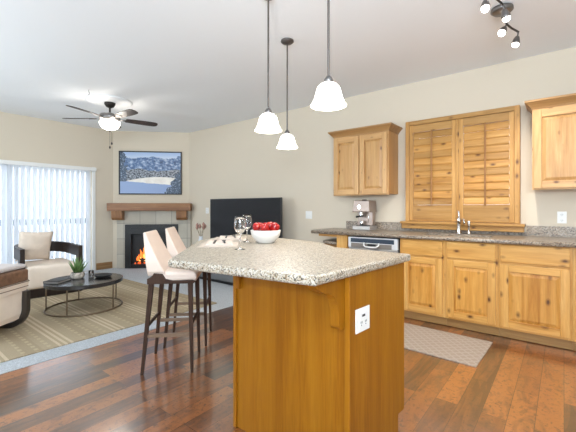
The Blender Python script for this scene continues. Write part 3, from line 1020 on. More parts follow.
# dishwasher
t = thing('dishwasher', 'stainless steel dishwasher built in under the window counter', 'dishwasher', (-1.711, 4.0, 0))
m = MB(); m.box(-0.305, -0.28, 0.10, 0.305, 0.29, 0.862); m.build('tub', blackg, t)
m = MB()
m.box(-0.296, -0.318, 0.105, 0.296, -0.281, 0.735, 0.006)
m.build('door_panel', steel, t)
m = MB(); m.box(-0.30, -0.322, 0.738, 0.30, -0.281, 0.862, 0.006)
cp = m.build('control_panel', plain('control_silver', (0.72, 0.73, 0.74), 0.35, metal=0.3), t)
m = MB(); m.box(-0.265, -0.3245, 0.80, 0.262, -0.321, 0.848, 0.001); m.build('display_strip', plain('display_blue', (0.035, 0.055, 0.085), 0.25), cp)
m = MB(); m.box(-0.26, -0.3245, 0.742, 0.235, -0.3215, 0.792, 0.001); m.build('brushed_strip', plain('warm_steel', (0.24, 0.215, 0.19), 0.4, metal=0.5), cp)
m = MB(); m.tube([(-0.09, -0.325, 0.80), (-0.088, -0.345, 0.775), (-0.065, -0.352, 0.757), (0, -0.353, 0.753), (0.065, -0.352, 0.757), (0.088, -0.345, 0.775), (0.09, -0.325, 0.80)], 0.009, 8); m.build('handle', plain('handle_white', (0.8, 0.8, 0.8), 0.3), t)
m = MB(); m.box(-0.05, -0.327, 0.765, 0.05, -0.3243, 0.79); m.build('latch_recess', black, t)
m = MB(); m.box(-0.30, -0.235, 0.006, 0.30, -0.2, 0.099); m.build('toe_panel', blackg, t)

# counter with sink cut-out
ct = thing('kitchen_countertop', 'long speckled granite countertop under the shuttered window', 'countertop', (0, 0, 0))
yF, yB = 3.65, WALL_Y - 0.003
s0, s1, q0, q1 = -1.20, -0.55, 3.76, 4.07
m = MB()
m.prism([(-2.52, yF), (s0, yF), (s0, yB), (-2.58, yB), (-2.58, yF + 0.12)], 0.878, 0.918)
m.box(s1, yF, 0.878, 0.70, yB, 0.918)
m.box(s0, yF, 0.878, s1, q0, 0.918)
m.box(s0, q1, 0.878, s1, yB, 0.918)
m.tube([(-2.52, yF, 0.898), (0.70, yF, 0.898)], 0.0199, 10)
m.build('slab', gran2, ct)
m = MB()
by0, by1 = WALL_Y - 0.022, WALL_Y - 0.003
m.prism([(-2.37, 0.9185), (0.70, 0.9185), (0.70, 1.02), (-0.297, 1.02), (-0.297, 0.951), (-1.592, 0.951), (-1.592, 1.02), (-2.37, 1.02)], by0, by1, M=MXZ)
m.build('backsplash', gran2, ct)
sk = thing('kitchen_sink', 'steel undermount sink sunk in the counter before the faucet', 'sink', (0, 0, 0))
m = MB()
m.box(s0 - .01, q0 - .01, 0.74, s1 + .01, q1 + .01, 0.746)
m.box(s0 - .012, q0 - .01, 0.746, s0, q1 + .01, 0.877); m.box(s1, q0 - .01, 0.746, s1 + .012, q1 + .01, 0.877)
m.box(s0, q0 - .012, 0.746, s1, q0, 0.877); m.box(s0, q1, 0.746, s1, q1 + .012, 0.877)
m.build('basin', steel, sk)

# faucet
fc = thing('kitchen_faucet', 'tall chrome faucet with lever handle behind the sink', 'faucet', (-0.90, 4.13, 0.9185))
m = MB(); m.lathe([(0, 0), (0.032, 0), (0.032, 0.006), (0.022, 0.016), (0.019, 0.03), (0.019, 0.13), (0.023, 0.14), (0.021, 0.165), (0.012, 0.175), (0, 0.176)], 20); m.build('body', chrome, fc)
m = MB(); m.tube([(0, 0, 0.172), (0.003, 0.006, 0.20), (-0.004, 0.012, 0.235), (-0.012, 0.014, 0.255)], [0.008, 0.010, 0.012, 0.006], 8); m.build('lever', chrome, fc)
m = MB()
pp = [(0.01, -0.01, 0.12)] + [(0.012 + 0.075 * k / 8, -0.012 - 0.15 * k / 8, 0.12 + 0.045 * sin(pi * k / 8 * 0.8)) for k in range(1, 9)]
pp.append((0.088, -0.165, 0.11)); m.tube(pp, 0.011, 10); m.build('spout', chrome, fc)
sy_ = thing('side_sprayer', 'short chrome side sprayer standing right of the faucet', 'sprayer', (-0.80, 4.13, 0.9185))
m = MB(); m.lathe([(0, 0), (0.024, 0), (0.024, 0.006), (0.014, 0.016), (0.013, 0.04), (0, 0.04)], 16); m.build('base', chrome, sy_)
m = MB(); m.lathe([(0, 0.041), (0.011, 0.041), (0.013, 0.09), (0.018, 0.12), (0.016, 0.142), (0, 0.145)], 16); m.build('spray_head', chrome, sy_)

# upper cabinets


def upper_cabinet(x0, x1, doors, z0, z1, label):
    cx = (x0 + x1) / 2
    t = thing('wall_cabinet', label, 'cabinet', (cx, 4.0, z0), 0, 'wall cabinets')
    yf = 3.99 - 4.0
    yb = WALL_Y - 0.003 - 4.0
    X0, X1 = x0 - cx, x1 - cx
    hh = z1 - z0
    m = MB()
    m.box(X0, yf + 0.02, 0.012, X1, yb, hh, 0.001)
    m.build('body', ald_y, t)
    m = MB()
    m.box(X0, yf, 0, X1, yf + 0.0195, 0.035, 0.001, mi=1)
    m.box(X0, yf, hh - 0.035, X1, yf + 0.0195, hh, 0.001, mi=1)
    m.box(X0, yf, 0.0355, X0 + 0.03, yf + 0.0195, hh - 0.0355, 0.001)
    m.box(X1 - 0.03, yf, 0.0355, X1, yf + 0.0195, hh - 0.0355, 0.001)
    if len(doors) > 1:
        mid = (doors[0][1] + doors[1][0]) / 2 - cx
        m.box(mid - 0.02, yf, 0.0355, mid + 0.02, yf + 0.0195, hh - 0.0355, 0.001)
    m.build('face_frame', [upp_v, upp_h], t)
    for a, b_ in doors:
        door_mesh(a - cx, b_ - cx, 0.012, hh - 0.018, yf - 0.0215, st=0.06, rt_=0.065).build('door', [upp_v, upp_h, upp_p], t)
    # crown moulding, mitred
    m = MB()

    def ring(o, z):
        return [(X0 - o, yf - o, z), (X1 + o, yf - o, z), (X1 + o, yb, z), (X0 - o, yb, z)]
    m.loft([ring(0.004, hh + 0.0005), ring(0.010, hh + 0.016), ring(0.022, hh + 0.030), ring(0.046, hh + 0.058), ring(0.056, hh + 0.062), ring(0.056, hh + 0.080)])
    m.build('crown_moulding', crown_w, t)
    return t


upper_cabinet(-2.40, -1.640, [(-2.384, -2.026), (-2.008, -1.656)], 1.36, 2.125, 'two-door knotty wood wall cabinet above the coffee machine')
upper_cabinet(-0.235, 0.60, [(-0.222, 0.19), (0.21, 0.585)], 1.37, 2.125, 'wall cabinet right of the shutters, cut by the picture edge')

# ---- shutters
sh = thing('window_shutters', 'knotty wood plantation shutters closed over the kitchen window', 'shutters', (-0.932, 4.24, 1.04))
yw = WALL_Y - 0.003 - 4.24
HX = 0.582
ZT = 1.205
m = MB()
m.box(-HX, -0.035, 0.0, -HX + 0.046, yw, ZT, 0.003)
m.box(HX - 0.046, -0.035, 0.0, HX, yw, ZT, 0.003)
m.box(-HX + 0.0465, -0.035, ZT - 0.05, HX - 0.0465, yw, ZT, 0.003, mi=1)
m.build('casing', [shu_v, shu_h], sh)
m = MB(); m.box(-0.014, -0.03, 0.0, 0.014, yw, ZT - 0.0505, 0.003); m.build('center_post', shu_v, sh)
m = MB(); m.box(-HX - 0.055, -0.075, -0.028, HX + 0.045, yw, -0.0005, 0.004); m.box(-HX - 0.045, -0.045, -0.085, HX + 0.035, yw, -0.0285, 0.003)
m.build('sill', shu_h, sh)
for sx0, sx1 in ((-HX + 0.048, -0.016), (0.016, HX - 0.048)):
    z0, z1 = 0.006, ZT - 0.054
    stw = 0.043
    m = MB()
    m.box(sx0, -0.028, z0, sx0 + stw, 0.0, z1, 0.002)
    m.box(sx1 - stw, -0.028, z0, sx1, 0.0, z1, 0.002)
    m.box(sx0 + stw + .0005, -0.028, z0, sx1 - stw - .0005, 0.0, z0 + 0.19, 0.002, mi=1)
    m.box(sx0 + stw + .0005, -0.028, z1 - 0.085, sx1 - stw - .0005, 0.0, z1, 0.002, mi=1)
    pn = m.build('shutter_panel', [shu_v, shu_h], sh)
    n = 11
    la, lb = z0 + 0.192, z1 - 0.087
    pitch = (lb - la) / n
    for k in range(n):
        zc = la + pitch * (k + 0.5)
        m = MB()
        R = Matrix.Translation(((sx0 + sx1) / 2, -0.014, zc)) @ Matrix.Rotation(radians(-9), 4, 'X')
        hl = (sx1 - sx0) / 2 - stw - 0.002
        sec = [(-0.0075, -0.0), (-0.0058, 0.03), (0, 0.041), (0.0058, 0.03), (0.0075, 0.0), (0.0058, -0.03), (0, -0.041), (-0.0058, -0.03)]
        m.loft([[(-hl, a, b_) for a, b_ in sec], [(hl, a, b_) for a, b_ in sec]], M=R)
        m.build('louver', shu_h, pn)
    m = MB(); m.box((sx0 + sx1) / 2 - 0.008, -0.052, la - 0.01, (sx0 + sx1) / 2 + 0.008, -0.038, lb + 0.005, 0.003)
    m.build('tilt_rod', wood('tilt_rod_wood', 'Z', light=(0.40, 0.19, 0.06), mid=(0.33, 0.15, 0.045), dark=(0.25, 0.11, 0.03), knots=False), pn)

# ---- wall plates


def plate(name, label, cat, loc, rz, w_, h_, kind):
    t = thing(name, label, cat, loc, rz)
    m = MB(); m.box(-w_ / 2, -0.006, -h_ / 2, w_ / 2, -0.001, h_ / 2, 0.002); m.build('cover_plate', plate_m, t)
    if kind == 'outlet':
        for zc in (-0.028, 0.028):
            m = MB(); m.cyl(0.016, 0.006, 0.0078, n=16, M=Matrix.Translation((0, 0, zc)) @ Matrix.Rotation(pi / 2, 4, 'X'))
            r = m.build('receptacle', white_m, t)
            m = MB()
            m.box(-0.008, -0.0086, zc - 0.003, -0.0055, -0.0079, zc + 0.006)
            m.box(0.0055, -0.0086, zc - 0.003, 0.008, -0.0079, zc + 0.006)
            m.box(-0.002, -0.0086, zc - 0.011, 0.002, -0.0079, zc - 0.007)
            m.build('slots', slot_m, r)
    elif kind == 'gfci':
        m = MB(); m.box(-0.034, -0.0085, -0.034, 0.034, -0.0062, 0.034, 0.001); r = m.build('receptacle', white_m, t)
        m = MB()
        for xc in (-0.018, 0.018):
            m.box(xc - 0.006, -0.0095, -0.014, xc - 0.0035, -0.0086, -0.004)
            m.box(xc + 0.0035, -0.0095, -0.014, xc + 0.006, -0.0086, -0.004)
            m.box(xc - 0.002, -0.0095, -0.024, xc + 0.002, -0.0086, -0.019)
        m.box(-0.012, -0.0095, 0.014, 0.012, -0.0086, 0.024)
        m.build('slots', slot_m, r)
    elif kind == 'switch':
        for k in (-0.023, 0.023):
            m = MB(); m.box(k - 0.005, -0.014, -0.012, k + 0.005, -0.0062, 0.012, 0.002); m.build('toggle', white_m, t)
    return t


plate('wall_outlet', 'white outlet plate on the wall above the counter right end', 'outlet', (-0.016, WALL_Y, 1.108), 0, 0.072, 0.115, 'outlet')
plate('light_switch', 'white double switch plate on wall left of wall cabinet', 'switch', (-3.015, WALL_Y, 1.095), 0, 0.118, 0.115, 'switch')
plate('wall_outlet', 'white outlet plate on the wall left of the television', 'outlet', (-5.42, WALL_Y, 1.15), 0, 0.09, 0.115, 'outlet')
plate('island_outlet', 'white outlet plate on the end panel of the island', 'outlet', (-0.7020, 1.41, 0.707), pi / 2 - 0.0806, 0.115, 0.105, 'gfci')

# ---- espresso machine
rose = plain('rose_steel', (0.36, 0.285, 0.245), 0.32, metal=0.55, var=0.08, vscale=15)
roseg = plain('grey_steel', (0.42, 0.40, 0.385), 0.35, metal=0.6)
em = thing('espresso_machine', 'compact silver espresso machine on the counter below wall cabinet', 'coffee machine', (-2.02, 4.12, 0.9188))
em.scale = (0.80, 0.72, 0.97)
m = MB(); m.box(-0.15, -0.13, 0.0, 0.15, 0.16, 0.055, 0.008); m.build('drip_base', roseg, em)
m = MB(); m.box(-0.125, 0.02, 0.0555, 0.135, 0.15, 0.25, 0.008); m.build('column', rose, em)
m = MB()
m.loft([[(-0.15, -0.125, 0.235), (0.14, -0.125, 0.235), (0.15, 0.155, 0.235), (-0.15, 0.155, 0.235)],
        [(-0.148, -0.128, 0.25), (0.142, -0.128, 0.25), (0.15, 0.157, 0.25), (-0.15, 0.157, 0.25)],
        [(-0.125, -0.115, 0.38), (0.13, -0.115, 0.38), (0.14, 0.15, 0.38), (-0.135, 0.15, 0.38)],
        [(-0.115, -0.105, 0.39), (0.12, -0.105, 0.39), (0.13, 0.14, 0.39), (-0.125, 0.14, 0.39)]])
m.build('head', rose, em)
m = MB(); m.cyl(0.026, 0.0, 0.02, n=20, M=Matrix.Translation((-0.03, -0.12, 0.305)) @ Matrix.Rotation(pi / 2, 4, 'X')); kn = m.build('gauge', chrome, em)
m = MB(); m.cyl(0.018, 0.0202, 0.022, n=16, M=Matrix.Translation((-0.03, -0.12, 0.305)) @ Matrix.Rotation(pi / 2, 4, 'X')); m.build('gauge_face', plate_m, kn)
m = MB(); m.cyl(0.034, 0.195, 0.234, c=(-0.02, -0.06), n=18); m.build('group_head', chrome, em)
m = MB(); m.tube([(-0.02, -0.06, 0.185), (-0.05, -0.14, 0.178), (-0.06, -0.17, 0.175)], [0.014, 0.012, 0.014], 8); m.cyl(0.036, 0.17, 0.194, c=(-0.02, -0.06), n=18); m.build('portafilter', black, em)
m = MB(); m.tube([(0.10, -0.07, 0.235), (0.11, -0.09, 0.18), (0.115, -0.105, 0.10)], 0.006, 8); m.build('steam_wand', chrome, em)
m = MB(); m.box(-0.10, -0.1, 0.0552, 0.11, 0.0, 0.062); m.build('drip_grate', black, em)
m = MB(); m.lathe([(0, 0.063), (0.028, 0.063), (0.036, 0.12), (0.034, 0.12), (0.026, 0.067), (0, 0.066)], 18, c=(-0.02, -0.055, 0))
m.build('milk_cup', chrome, em)
m = MB(); m.box(-0.03, -0.02, 0.3902, 0.03, 0.04, 0.402, 0.004); m.build('lid_knob', black, em)

# ================================================================= ISLAND
ib = thing('kitchen_island', 'honey-stained wood island base with corbels under granite top', 'island', (-0.71, 1.315, 0))
ox, oy = -0.71, 1.315
bp = [(-0.71, 1.315), (-0.668, 1.835), (-1.11, 1.82), (-1.36, 2.05), (-1.95, 2.0), (-1.95, 1.845), (-1.42, 1.315)]
tp_ = [(-0.71, 1.315), (-0.6735, 1.765), (-1.13, 1.75), (-1.38, 1.98), (-1.93, 1.94), (-1.93, 1.825), (-1.42, 1.315)]
rel = lambda P: [(p[0] - ox, p[1] - oy) for p in P]
m = MB(); m.prism(rel(bp), 0.13, 0.9145); m.prism(rel(tp_), 0.002, 0.13); m.build('body', isl, ib)
m = MB(); m.box(-0.712, -0.012, 0.002, -0.690, -0.0005, 0.9145, 0.002); m.build('corner_strip', isl, ib)
m = MB(); m.box(-0.024, -0.006, 0.002, 0.0015, -0.0005, 0.9145, 0.002); m.build('corner_strip', isl, ib)


def corbel(xc, th=0.042):
    prof = []
    # (y, z) from the wall top outwards, S-curve back to the bottom
    prof += [(-0.0005, 0.9145), (-0.225, 0.9145), (-0.225, 0.902), (-0.216, 0.892)]
    for k in range(9):
        t = k / 8
        prof.append((-0.206 + 0.09 * t, 0.885 - 0.026 * sin(pi / 2 * t) - 0.004 * t))
    for k in range(1, 9):
        t = k / 8
        prof.append((-0.116 + 0.068 * sin(pi / 2 * t), 0.855 - 0.092 * (1 - cos(pi / 2 * t)) - 0.03 * t))
    prof += [(-0.046, 0.71), (-0.044, 0.70), (-0.034, 0.688), (-0.018, 0.683), (-0.0005, 0.687)]
    Mx = Matrix(((0, 0, 1, 0), (1, 0, 0, 0), (0, 1, 0, 0), (0, 0, 0, 1)))
    m = MB(); m.prism(prof, xc - th / 2 - ox, xc + th / 2 - ox, M=Mx)
    m.build('corbel', isl, ib)


corbel(-0.757)
m = MB(); m.box(-1.397 - ox, -0.022, 0.765, -1.366 - ox, -0.0005, 0.9145, 0.002); m.build('cleat', isl, ib)
it = MB()
poly = [(-0.700, 1.035), (-0.640, 1.865), (-1.115, 1.89), (-1.37, 2.10), (-2.43, 2.31), (-2.185, 1.655), (-1.475, 0.935)]
it.prism(poly, 0.9155, 0.955, 0.012, 3)
io = it.build('island_countertop', gran)
tag(io, 'angled speckled granite slab on top of the wood island', 'countertop')

# ---- bowl of apples
BX, BY = -1.645, 1.815
bw = MB()
prof = [(0, 0), (0.065, 0), (0.07, 0.006), (0.095, 0.03), (0.112, 0.06), (0.120, 0.10), (0.115, 0.101), (0.110, 0.092), (0.09, 0.081), (0.066, 0.077), (0, 0.076)]
bw.lathe(prof, 40)
bo = bw.build('fruit_bowl', plain('white_ceramic', (0.70, 0.665, 0.62), 0.3)); bo.location = (BX, BY, 0.9555); bo.scale = (0.89, 0.89, 0.89)
tag(bo, 'white ceramic bowl full of red apples on the island', 'bowl')


def apple_mat():
    m, nt, b = new_mat('red_apple_skin')
    v, raw = coords(nt)
    n = noise(nt, v, 14, 3, 0.6)
    c = ramp(nt, n, [(0.38, (0.20, 0.004, 0.006)), (0.6, (0.42, 0.012, 0.010)), (0.8, (0.62, 0.22, 0.05))])
    nt.links.new(c, b.inputs['Base Color'])
    b.inputs['Roughness'].default_value = 0.22
    return m


am = apple_mat()
ap = thing('apple', 'apple', 'apple', (0, 0, 0))
R_ = 0.037
m = MB(); m.lathe([(0, -0.028), (0.008, -0.033), (0.018, -0.034), (0.030, -0.022), (0.037, 0.002), (0.035, 0.020), (0.025, 0.033), (0.014, 0.034), (0.006, 0.029), (0, 0.025)], 20); m.build('flesh', am, ap)
m = MB(); m.tube([(0, 0, 0.025), (0.002, 0, 0.036), (0.005, 0.001, 0.044)], 0.0016, 6); m.build('stem', log_m, ap)
apl = [((-0.037, -0.055, 0.101), 'red apple with a yellow patch at the left front of the white bowl', 0.2),
       ((0.066, 0.028, 0.100), 'red apple at the far right of the white bowl', 0.5),
       ((0.038, -0.052, 0.099), 'red apple at the middle front of the white bowl', -0.4),
       ((-0.012, 0.066, 0.101), 'red apple at the back of the white bowl', 0.3),
       ((-0.072, 0.012, 0.100), 'red apple at the far left of the white bowl', -0.25)]
for i, (p, lab, tl) in enumerate(apl):
    o = ap if i == 0 else copy_tree(ap)
    o.location = (BX + p[0] * 0.89, BY + p[1] * 0.89, 0.9555 + p[2] * 0.93 + 0.012)
    o.rotation_euler = (tl, tl * 0.7, i * 1.3)
    o.scale = (0.94, 0.94, 1.02)
    tag(o, lab, 'apple', 'red apples in the bowl')

# ---- wine glasses
gp = [(0, 0), (0.034, 0), (0.035, 0.002), (0.012, 0.006), (0.005, 0.012), (0.004, 0.05), (0.004, 0.092), (0.012, 0.10), (0.030, 0.118), (0.039, 0.145), (0.040, 0.165),
      (0.036, 0.20), (0.033, 0.222), (0.032, 0.222), (0.0345, 0.20), (0.0385, 0.165), (0.0375, 0.145), (0.0285, 0.120), (0.010, 0.104), (0, 0.101)]
for i, (x, y, lab) in enumerate(((-1.497, 1.427, 'nearer clear wine glass standing in front of the placemats'), (-1.788, 1.773, 'farther clear wine glass beside the fruit bowl'))):
    if i == 0:
        m = MB(); m.lathe(gp, 32); g = m.build('wine_glass', glass_m)
    else:
        g = g.copy(); col.objects.link(g)
    g.location = (x, y, 0.9554)
    g.scale = (0.9, 0.9, 0.885)
    tag(g, lab, 'wine glass', 'wine glasses on the island')

# ---- place settings
pm_m = plain('woven_placemat', (0.52, 0.44, 0.37), 0.9, bump=0.5, bscale=300, var=0.1, vscale=60)
nap_m = plain('linen_napkin', (0.60, 0.515, 0.45), 0.9, bump=0.3, bscale=250)
for i, (x, y, which) in enumerate(((-1.80, 1.53, 'nearer'), (-2.06, 1.86, 'farther'))):
    a = pi / 4 + pi / 2
    loc = (x, y, 0.9554)
    m = MB(); m.box(-0.17, -0.125, 0, 0.17, 0.125, 0.004, 0.0015); o = m.build('placemat', pm_m)
    o.location = loc; o.rotation_euler = (0, 0, a); tag(o, f'{which} beige woven placemat on the island', 'placemat', 'placemats on the island')
    m = MB()
    for k in range(3):
        m.box(-0.135 + k * 0.002, -0.085 + k * 0.003, 0.0045 + k * 0.004, 0.14, 0.09 - k * 0.004, 0.0083 + k * 0.004, 0.0015)
    o = m.build('napkin', nap_m); o.location = loc; o.rotation_euler = (0, 0, a + 0.06)
    tag(o, f'folded pale linen napkin on the {which} placemat', 'napkin', 'napkins on the placemats')
    z = 0.0172
    t = thing('dinner_fork', f'black fork lying on the {which} napkin', 'fork', (x, y, 0.9554 + z), a + 0.1, 'black forks')
    m = MB(); m.tube([(-0.10, -0.03, 0.0035), (0.0, -0.03, 0.004), (0.045, -0.03, 0.005)], 0, rect=(0.011, 0.004)); m.build('handle', black, t)
    m = MB(); m.box(0.045, -0.043, 0.003, 0.065, -0.017, 0.006)
    for k in range(4):
        m.box(0.065, -0.043 + k * 0.0075, 0.003, 0.105, -0.0395 + k * 0.0075, 0.006)
    m.build('tines', black, t)
    t = thing('dinner_knife', f'black knife lying on the {which} napkin', 'knife', (x, y, 0.9554 + z), a + 0.02, 'black knives')
    m = MB(); m.box(-0.11, 0.024, 0.001, 0.0, 0.036, 0.007, 0.002); m.build('handle', black, t)
    m = MB(); m.prism([(0, 0.025), (0.1, 0.025), (0.118, 0.034), (0.10, 0.042), (0, 0.038)], 0.002, 0.005); m.build('blade', black, t)

# ================================================================= BAR STOOLS


def stool():
    t = thing('bar_stool', '', 'bar stool')
    # local: +x faces the island; sits on legs
    ST, SF = 0.72, 0.655
    hw, hb, hf = 0.20, -0.20, 0.20
    for lx, ly in ((-1, -1), (-1, 1), (1, -1), (1, 1)):
        top = Vector((0.170 if lx > 0 else -0.105, ly * 0.165, 0.655)); bot = Vector((0.185 if lx > 0 else -0.165, ly * 0.185, 0.0))
        a, b_ = 0.0165, 0.0095
        m = MB(); m.loft([[(bot.x - b_, bot.y - b_, 0), (bot.x + b_, bot.y - b_, 0), (bot.x + b_, bot.y + b_, 0), (bot.x - b_, bot.y + b_, 0)],
                          [(top.x - a, top.y - a, .655), (top.x + a, top.y - a, .655), (top.x + a, top.y + a, .655), (top.x - a, top.y + a, .655)]])
        m.build('leg', wal, t)
    m = MB()
    # apron with raised back corners
    Mx = Matrix(((1, 0, 0, 0), (0, 0, 1, 0), (0, 1, 0, 0), (0, 0, 0, 1)))
    side = [(-0.125, 0.652), (0.20, 0.652), (0.21, 0.665), (0.19, 0.675), (0.05, 0.672), (0.0, 0.685), (-0.025, 0.722), (-0.08, 0.728), (-0.095, 0.70), (-0.125, 0.69)]
    m.prism(side, -0.207, -0.180, M=Mx)
    m.prism(side, 0.180, 0.207, M=Mx)
    m.box(0.175, -0.18, 0.652, 0.205, 0.18, 0.668)
    m.box(-0.122, -0.18, 0.652, -0.095, 0.18, 0.69)
    m.build('seat_frame', wal, t)
    m = MB(); m.loft([[(-0.092, -0.176, 0.655), (0.205, -0.176, 0.655), (0.205, 0.176, 0.655), (-0.092, 0.176, 0.655)],
                      [(-0.092, -0.178, 0.69), (0.222, -0.195, 0.685), (0.222, 0.195, 0.685), (-0.092, 0.178, 0.69)],
                      [(-0.092, -0.178, 0.725), (0.215, -0.19, 0.715), (0.215, 0.19, 0.715), (-0.092, 0.178, 0.725)],
                      [(-0.085, -0.165, 0.738), (0.19, -0.17, 0.733), (0.19, 0.17, 0.733), (-0.085, 0.165, 0.738)]])
    st_ = m.build('seat', blush, t)
    bv = st_.modifiers.new('Bevel', 'BEVEL'); bv.width = 0.012; bv.segments = 3
    m = MB()
    rings = []
    for (z, xb, xf, hw_) in ((0.705, -0.128, 0.0, 0.177), (0.74, -0.131, -0.01, 0.195), (0.80, -0.140, -0.045, 0.195), (0.90, -0.152, -0.095, 0.182), (0.99, -0.163, -0.138, 0.168), (1.02, -0.167, -0.150, 0.16)):
        rings.append([(xb, -hw_, z), (xf, -hw_, z), (xf, hw_, z), (xb, hw_, z)])
    m.loft(rings)
    bk = m.build('backrest', blush, t)
    bv = bk.modifiers.new('Bevel', 'BEVEL'); bv.width = 0.01; bv.segments = 3
    # footrests
    zf = 0.275

    def at(z, s):
        k = 1 - z / 0.655
        return 0.170 + 0.015 * k, 0.105 + 0.06 * k, 0.165 + 0.02 * k
    af, ab, ay = at(zf, 0)
    for sgn in (-1, 1):
        m = MB(); m.box(-ab + 0.012, sgn * ay - 0.011, zf - 0.012, af - 0.012, sgn * ay + 0.011, zf + 0.012, 0.002); m.build('footrest', tan_m, t)
    af, ab, ay = at(0.34, 0)
    for sgn in (-1, 1):
        xx = af if sgn > 0 else -ab
        m = MB(); m.box(xx - 0.009, -ay + 0.012, 0.331, xx + 0.009, ay - 0.012, 0.349, 0.002); m.build('stretcher', wal, t)
    return t


s1_ = stool()
s1_.location = (-2.385, 1.545, 0.003); s1_.rotation_euler = (0, 0, pi / 4)
tag(s1_, 'nearer blush bar stool with dark legs tucked at the island corner', 'bar stool', 'bar stools at the island')
s2_ = copy_tree(s1_)
s2_.location = (-2.70, 1.92, 0.003)
tag(s2_, 'farther blush bar stool, partly behind the nearer stool', 'bar stool', 'bar stools at the island')

# ================================================================= TV AND CONSOLE
cons_m = plain('console_grey', (0.16, 0.165, 0.17), 0.5)
cs = thing('media_console', 'low grey media console under the television', 'console', (-4.22, 3.86, 0.004))
m = MB(); m.box(-1.0, -0.24, 0.05, 1.0, 0.22, 0.42, 0.006); m.build('body', cons_m, cs)
for k in range(3):
    m = MB(); m.box(-0.985 + k * 0.66, -0.258, 0.07, -0.335 + k * 0.66, -0.241, 0.40, 0.003); m.build('drawer_front', cons_m, cs)
m = MB(); m.box(-0.95, -0.2, 0.0, 0.95, 0.2, 0.05); m.build('plinth', black, cs)
tv = thing('television', 'large flat black television standing on the low console', 'television', (-4.143, 4.0, 0.4245))
m = MB(); m.box(-0.826, 0.002, 0.06, 0.826, 0.04, 0.935, 0.006); m.build('housing', plain('tv_housing', (0.03, 0.03, 0.032), 0.4), tv)
m = MB(); m.box(-0.815, -0.003, 0.075, 0.815, 0.0015, 0.925, 0.001); m.build('screen', plain('tv_screen', (0.016, 0.016, 0.018), 0.35, spec=0.25), tv)
for xx in (-0.5, 0.5):
    m = MB(); m.loft([[(xx - 0.02, -0.10, 0), (xx + 0.02, -0.10, 0), (xx + 0.02, 0.12, 0), (xx - 0.02, 0.12, 0)], [(xx - 0.02, 0.0, 0.07), (xx + 0.02, 0.0, 0.07), (xx + 0.02, 0.035, 0.07), (xx - 0.02, 0.035, 0.07)]]); m.build('foot', black, tv)
vs = thing('flower_vase', 'small pale vase of dried pinkish flowers left of the television', 'vase', (-4.97, 3.80, 0.4245))
m = MB(); m.lathe([(0, 0), (0.045, 0), (0.06, 0.06), (0.062, 0.14), (0.04, 0.22), (0.03, 0.26), (0.036, 0.28), (0.032, 0.28), (0.026, 0.26), (0, 0.255)], 24); m.build('vessel', plain('pale_ceramic', (0.72, 0.75, 0.78), 0.35), vs)
fl_m = plain('dried_bloom', (0.42, 0.24, 0.19), 0.9)
for k in range(7):
    a = k * 2 * pi / 7
    tx, ty = 0.07 * cos(a), 0.07 * sin(a)
    hz = 0.40 + 0.06 * ((k * 37) % 5) / 5
    m = MB(); m.tube([(0.01 * cos(a), 0.01 * sin(a), 0.256), (tx * .5, ty * .5, 0.33), (tx, ty, hz)], 0.003, 6)
    s_ = m.build('stem', plain('dry_stem', (0.25, 0.2, 0.12), 0.9) if k == 0 else bpy.data.materials['dry_stem'], vs)
    m = MB(); m.lathe([(0, 0), (0.012, 0.01), (0.026, 0.04), (0.016, 0.07), (0, 0.085)], 8, c=(tx, ty, hz - 0.005)); m.build('bloom', fl_m, s_)

# ================================================================= RUGS
m = MB(); m.box(-1.30, -1.75, 0, 1.30, 1.75, 0.010, 0.003)
rg = m.build('area_rug', rug_mat()); rg.location = (-4.70, 1.10, 0.0045)
tag(rg, 'tan striped flatweave area rug under the coffee table', 'rug')
m = MB(); m.box(-0.44, -0.315, 0, 0.44, 0.315, 0.008, 0.003)
km = m.build('kitchen_mat', mat_mat()); km.location = (-0.945, 3.25, 0.0005); km.rotation_euler = (0, 0, radians(-2))
tag(km, 'beige lattice-patterned mat on the wood floor before the cabinets', 'mat')

# ================================================================= COFFEE TABLE
RZ = 0.0150
tb = thing('coffee_table', 'round dark stone coffee table with thin bronze ring base', 'table', (-4.49, 1.74, RZ))
stone = plain('dark_stone', (0.035, 0.032, 0.031), 0.18, var=0.6, vscale=7, spec=0.5)
TT = 0.335
m = MB(); m.lathe([(0, TT - 0.045), (0.402, TT - 0.045), (0.41, TT - 0.04), (0.41, TT - 0.004), (0.405, TT), (0, TT)], 64, smooth=False); m.build('tabletop', stone, tb)
brz = plain('aged_bronze', (0.22, 0.165, 0.11), 0.35, metal=0.8)
m = MB(); m.tube([(0.40 * cos(2 * pi * k / 64), 0.40 * sin(2 * pi * k / 64), 0.011) for k in range(64)], 0.010, 8, closed=True); m.build('base_ring', brz, tb)
for k in range(5):
    a = TH - pi / 2 + 0.08 + k * 2 * pi / 5
    m = MB(); m.cyl(0.008, 0.018, TT - 0.046, c=(0.393 * cos(a), 0.393 * sin(a)), n=10); m.build('leg', brz, tb)
zt = RZ + TT + 0.0005
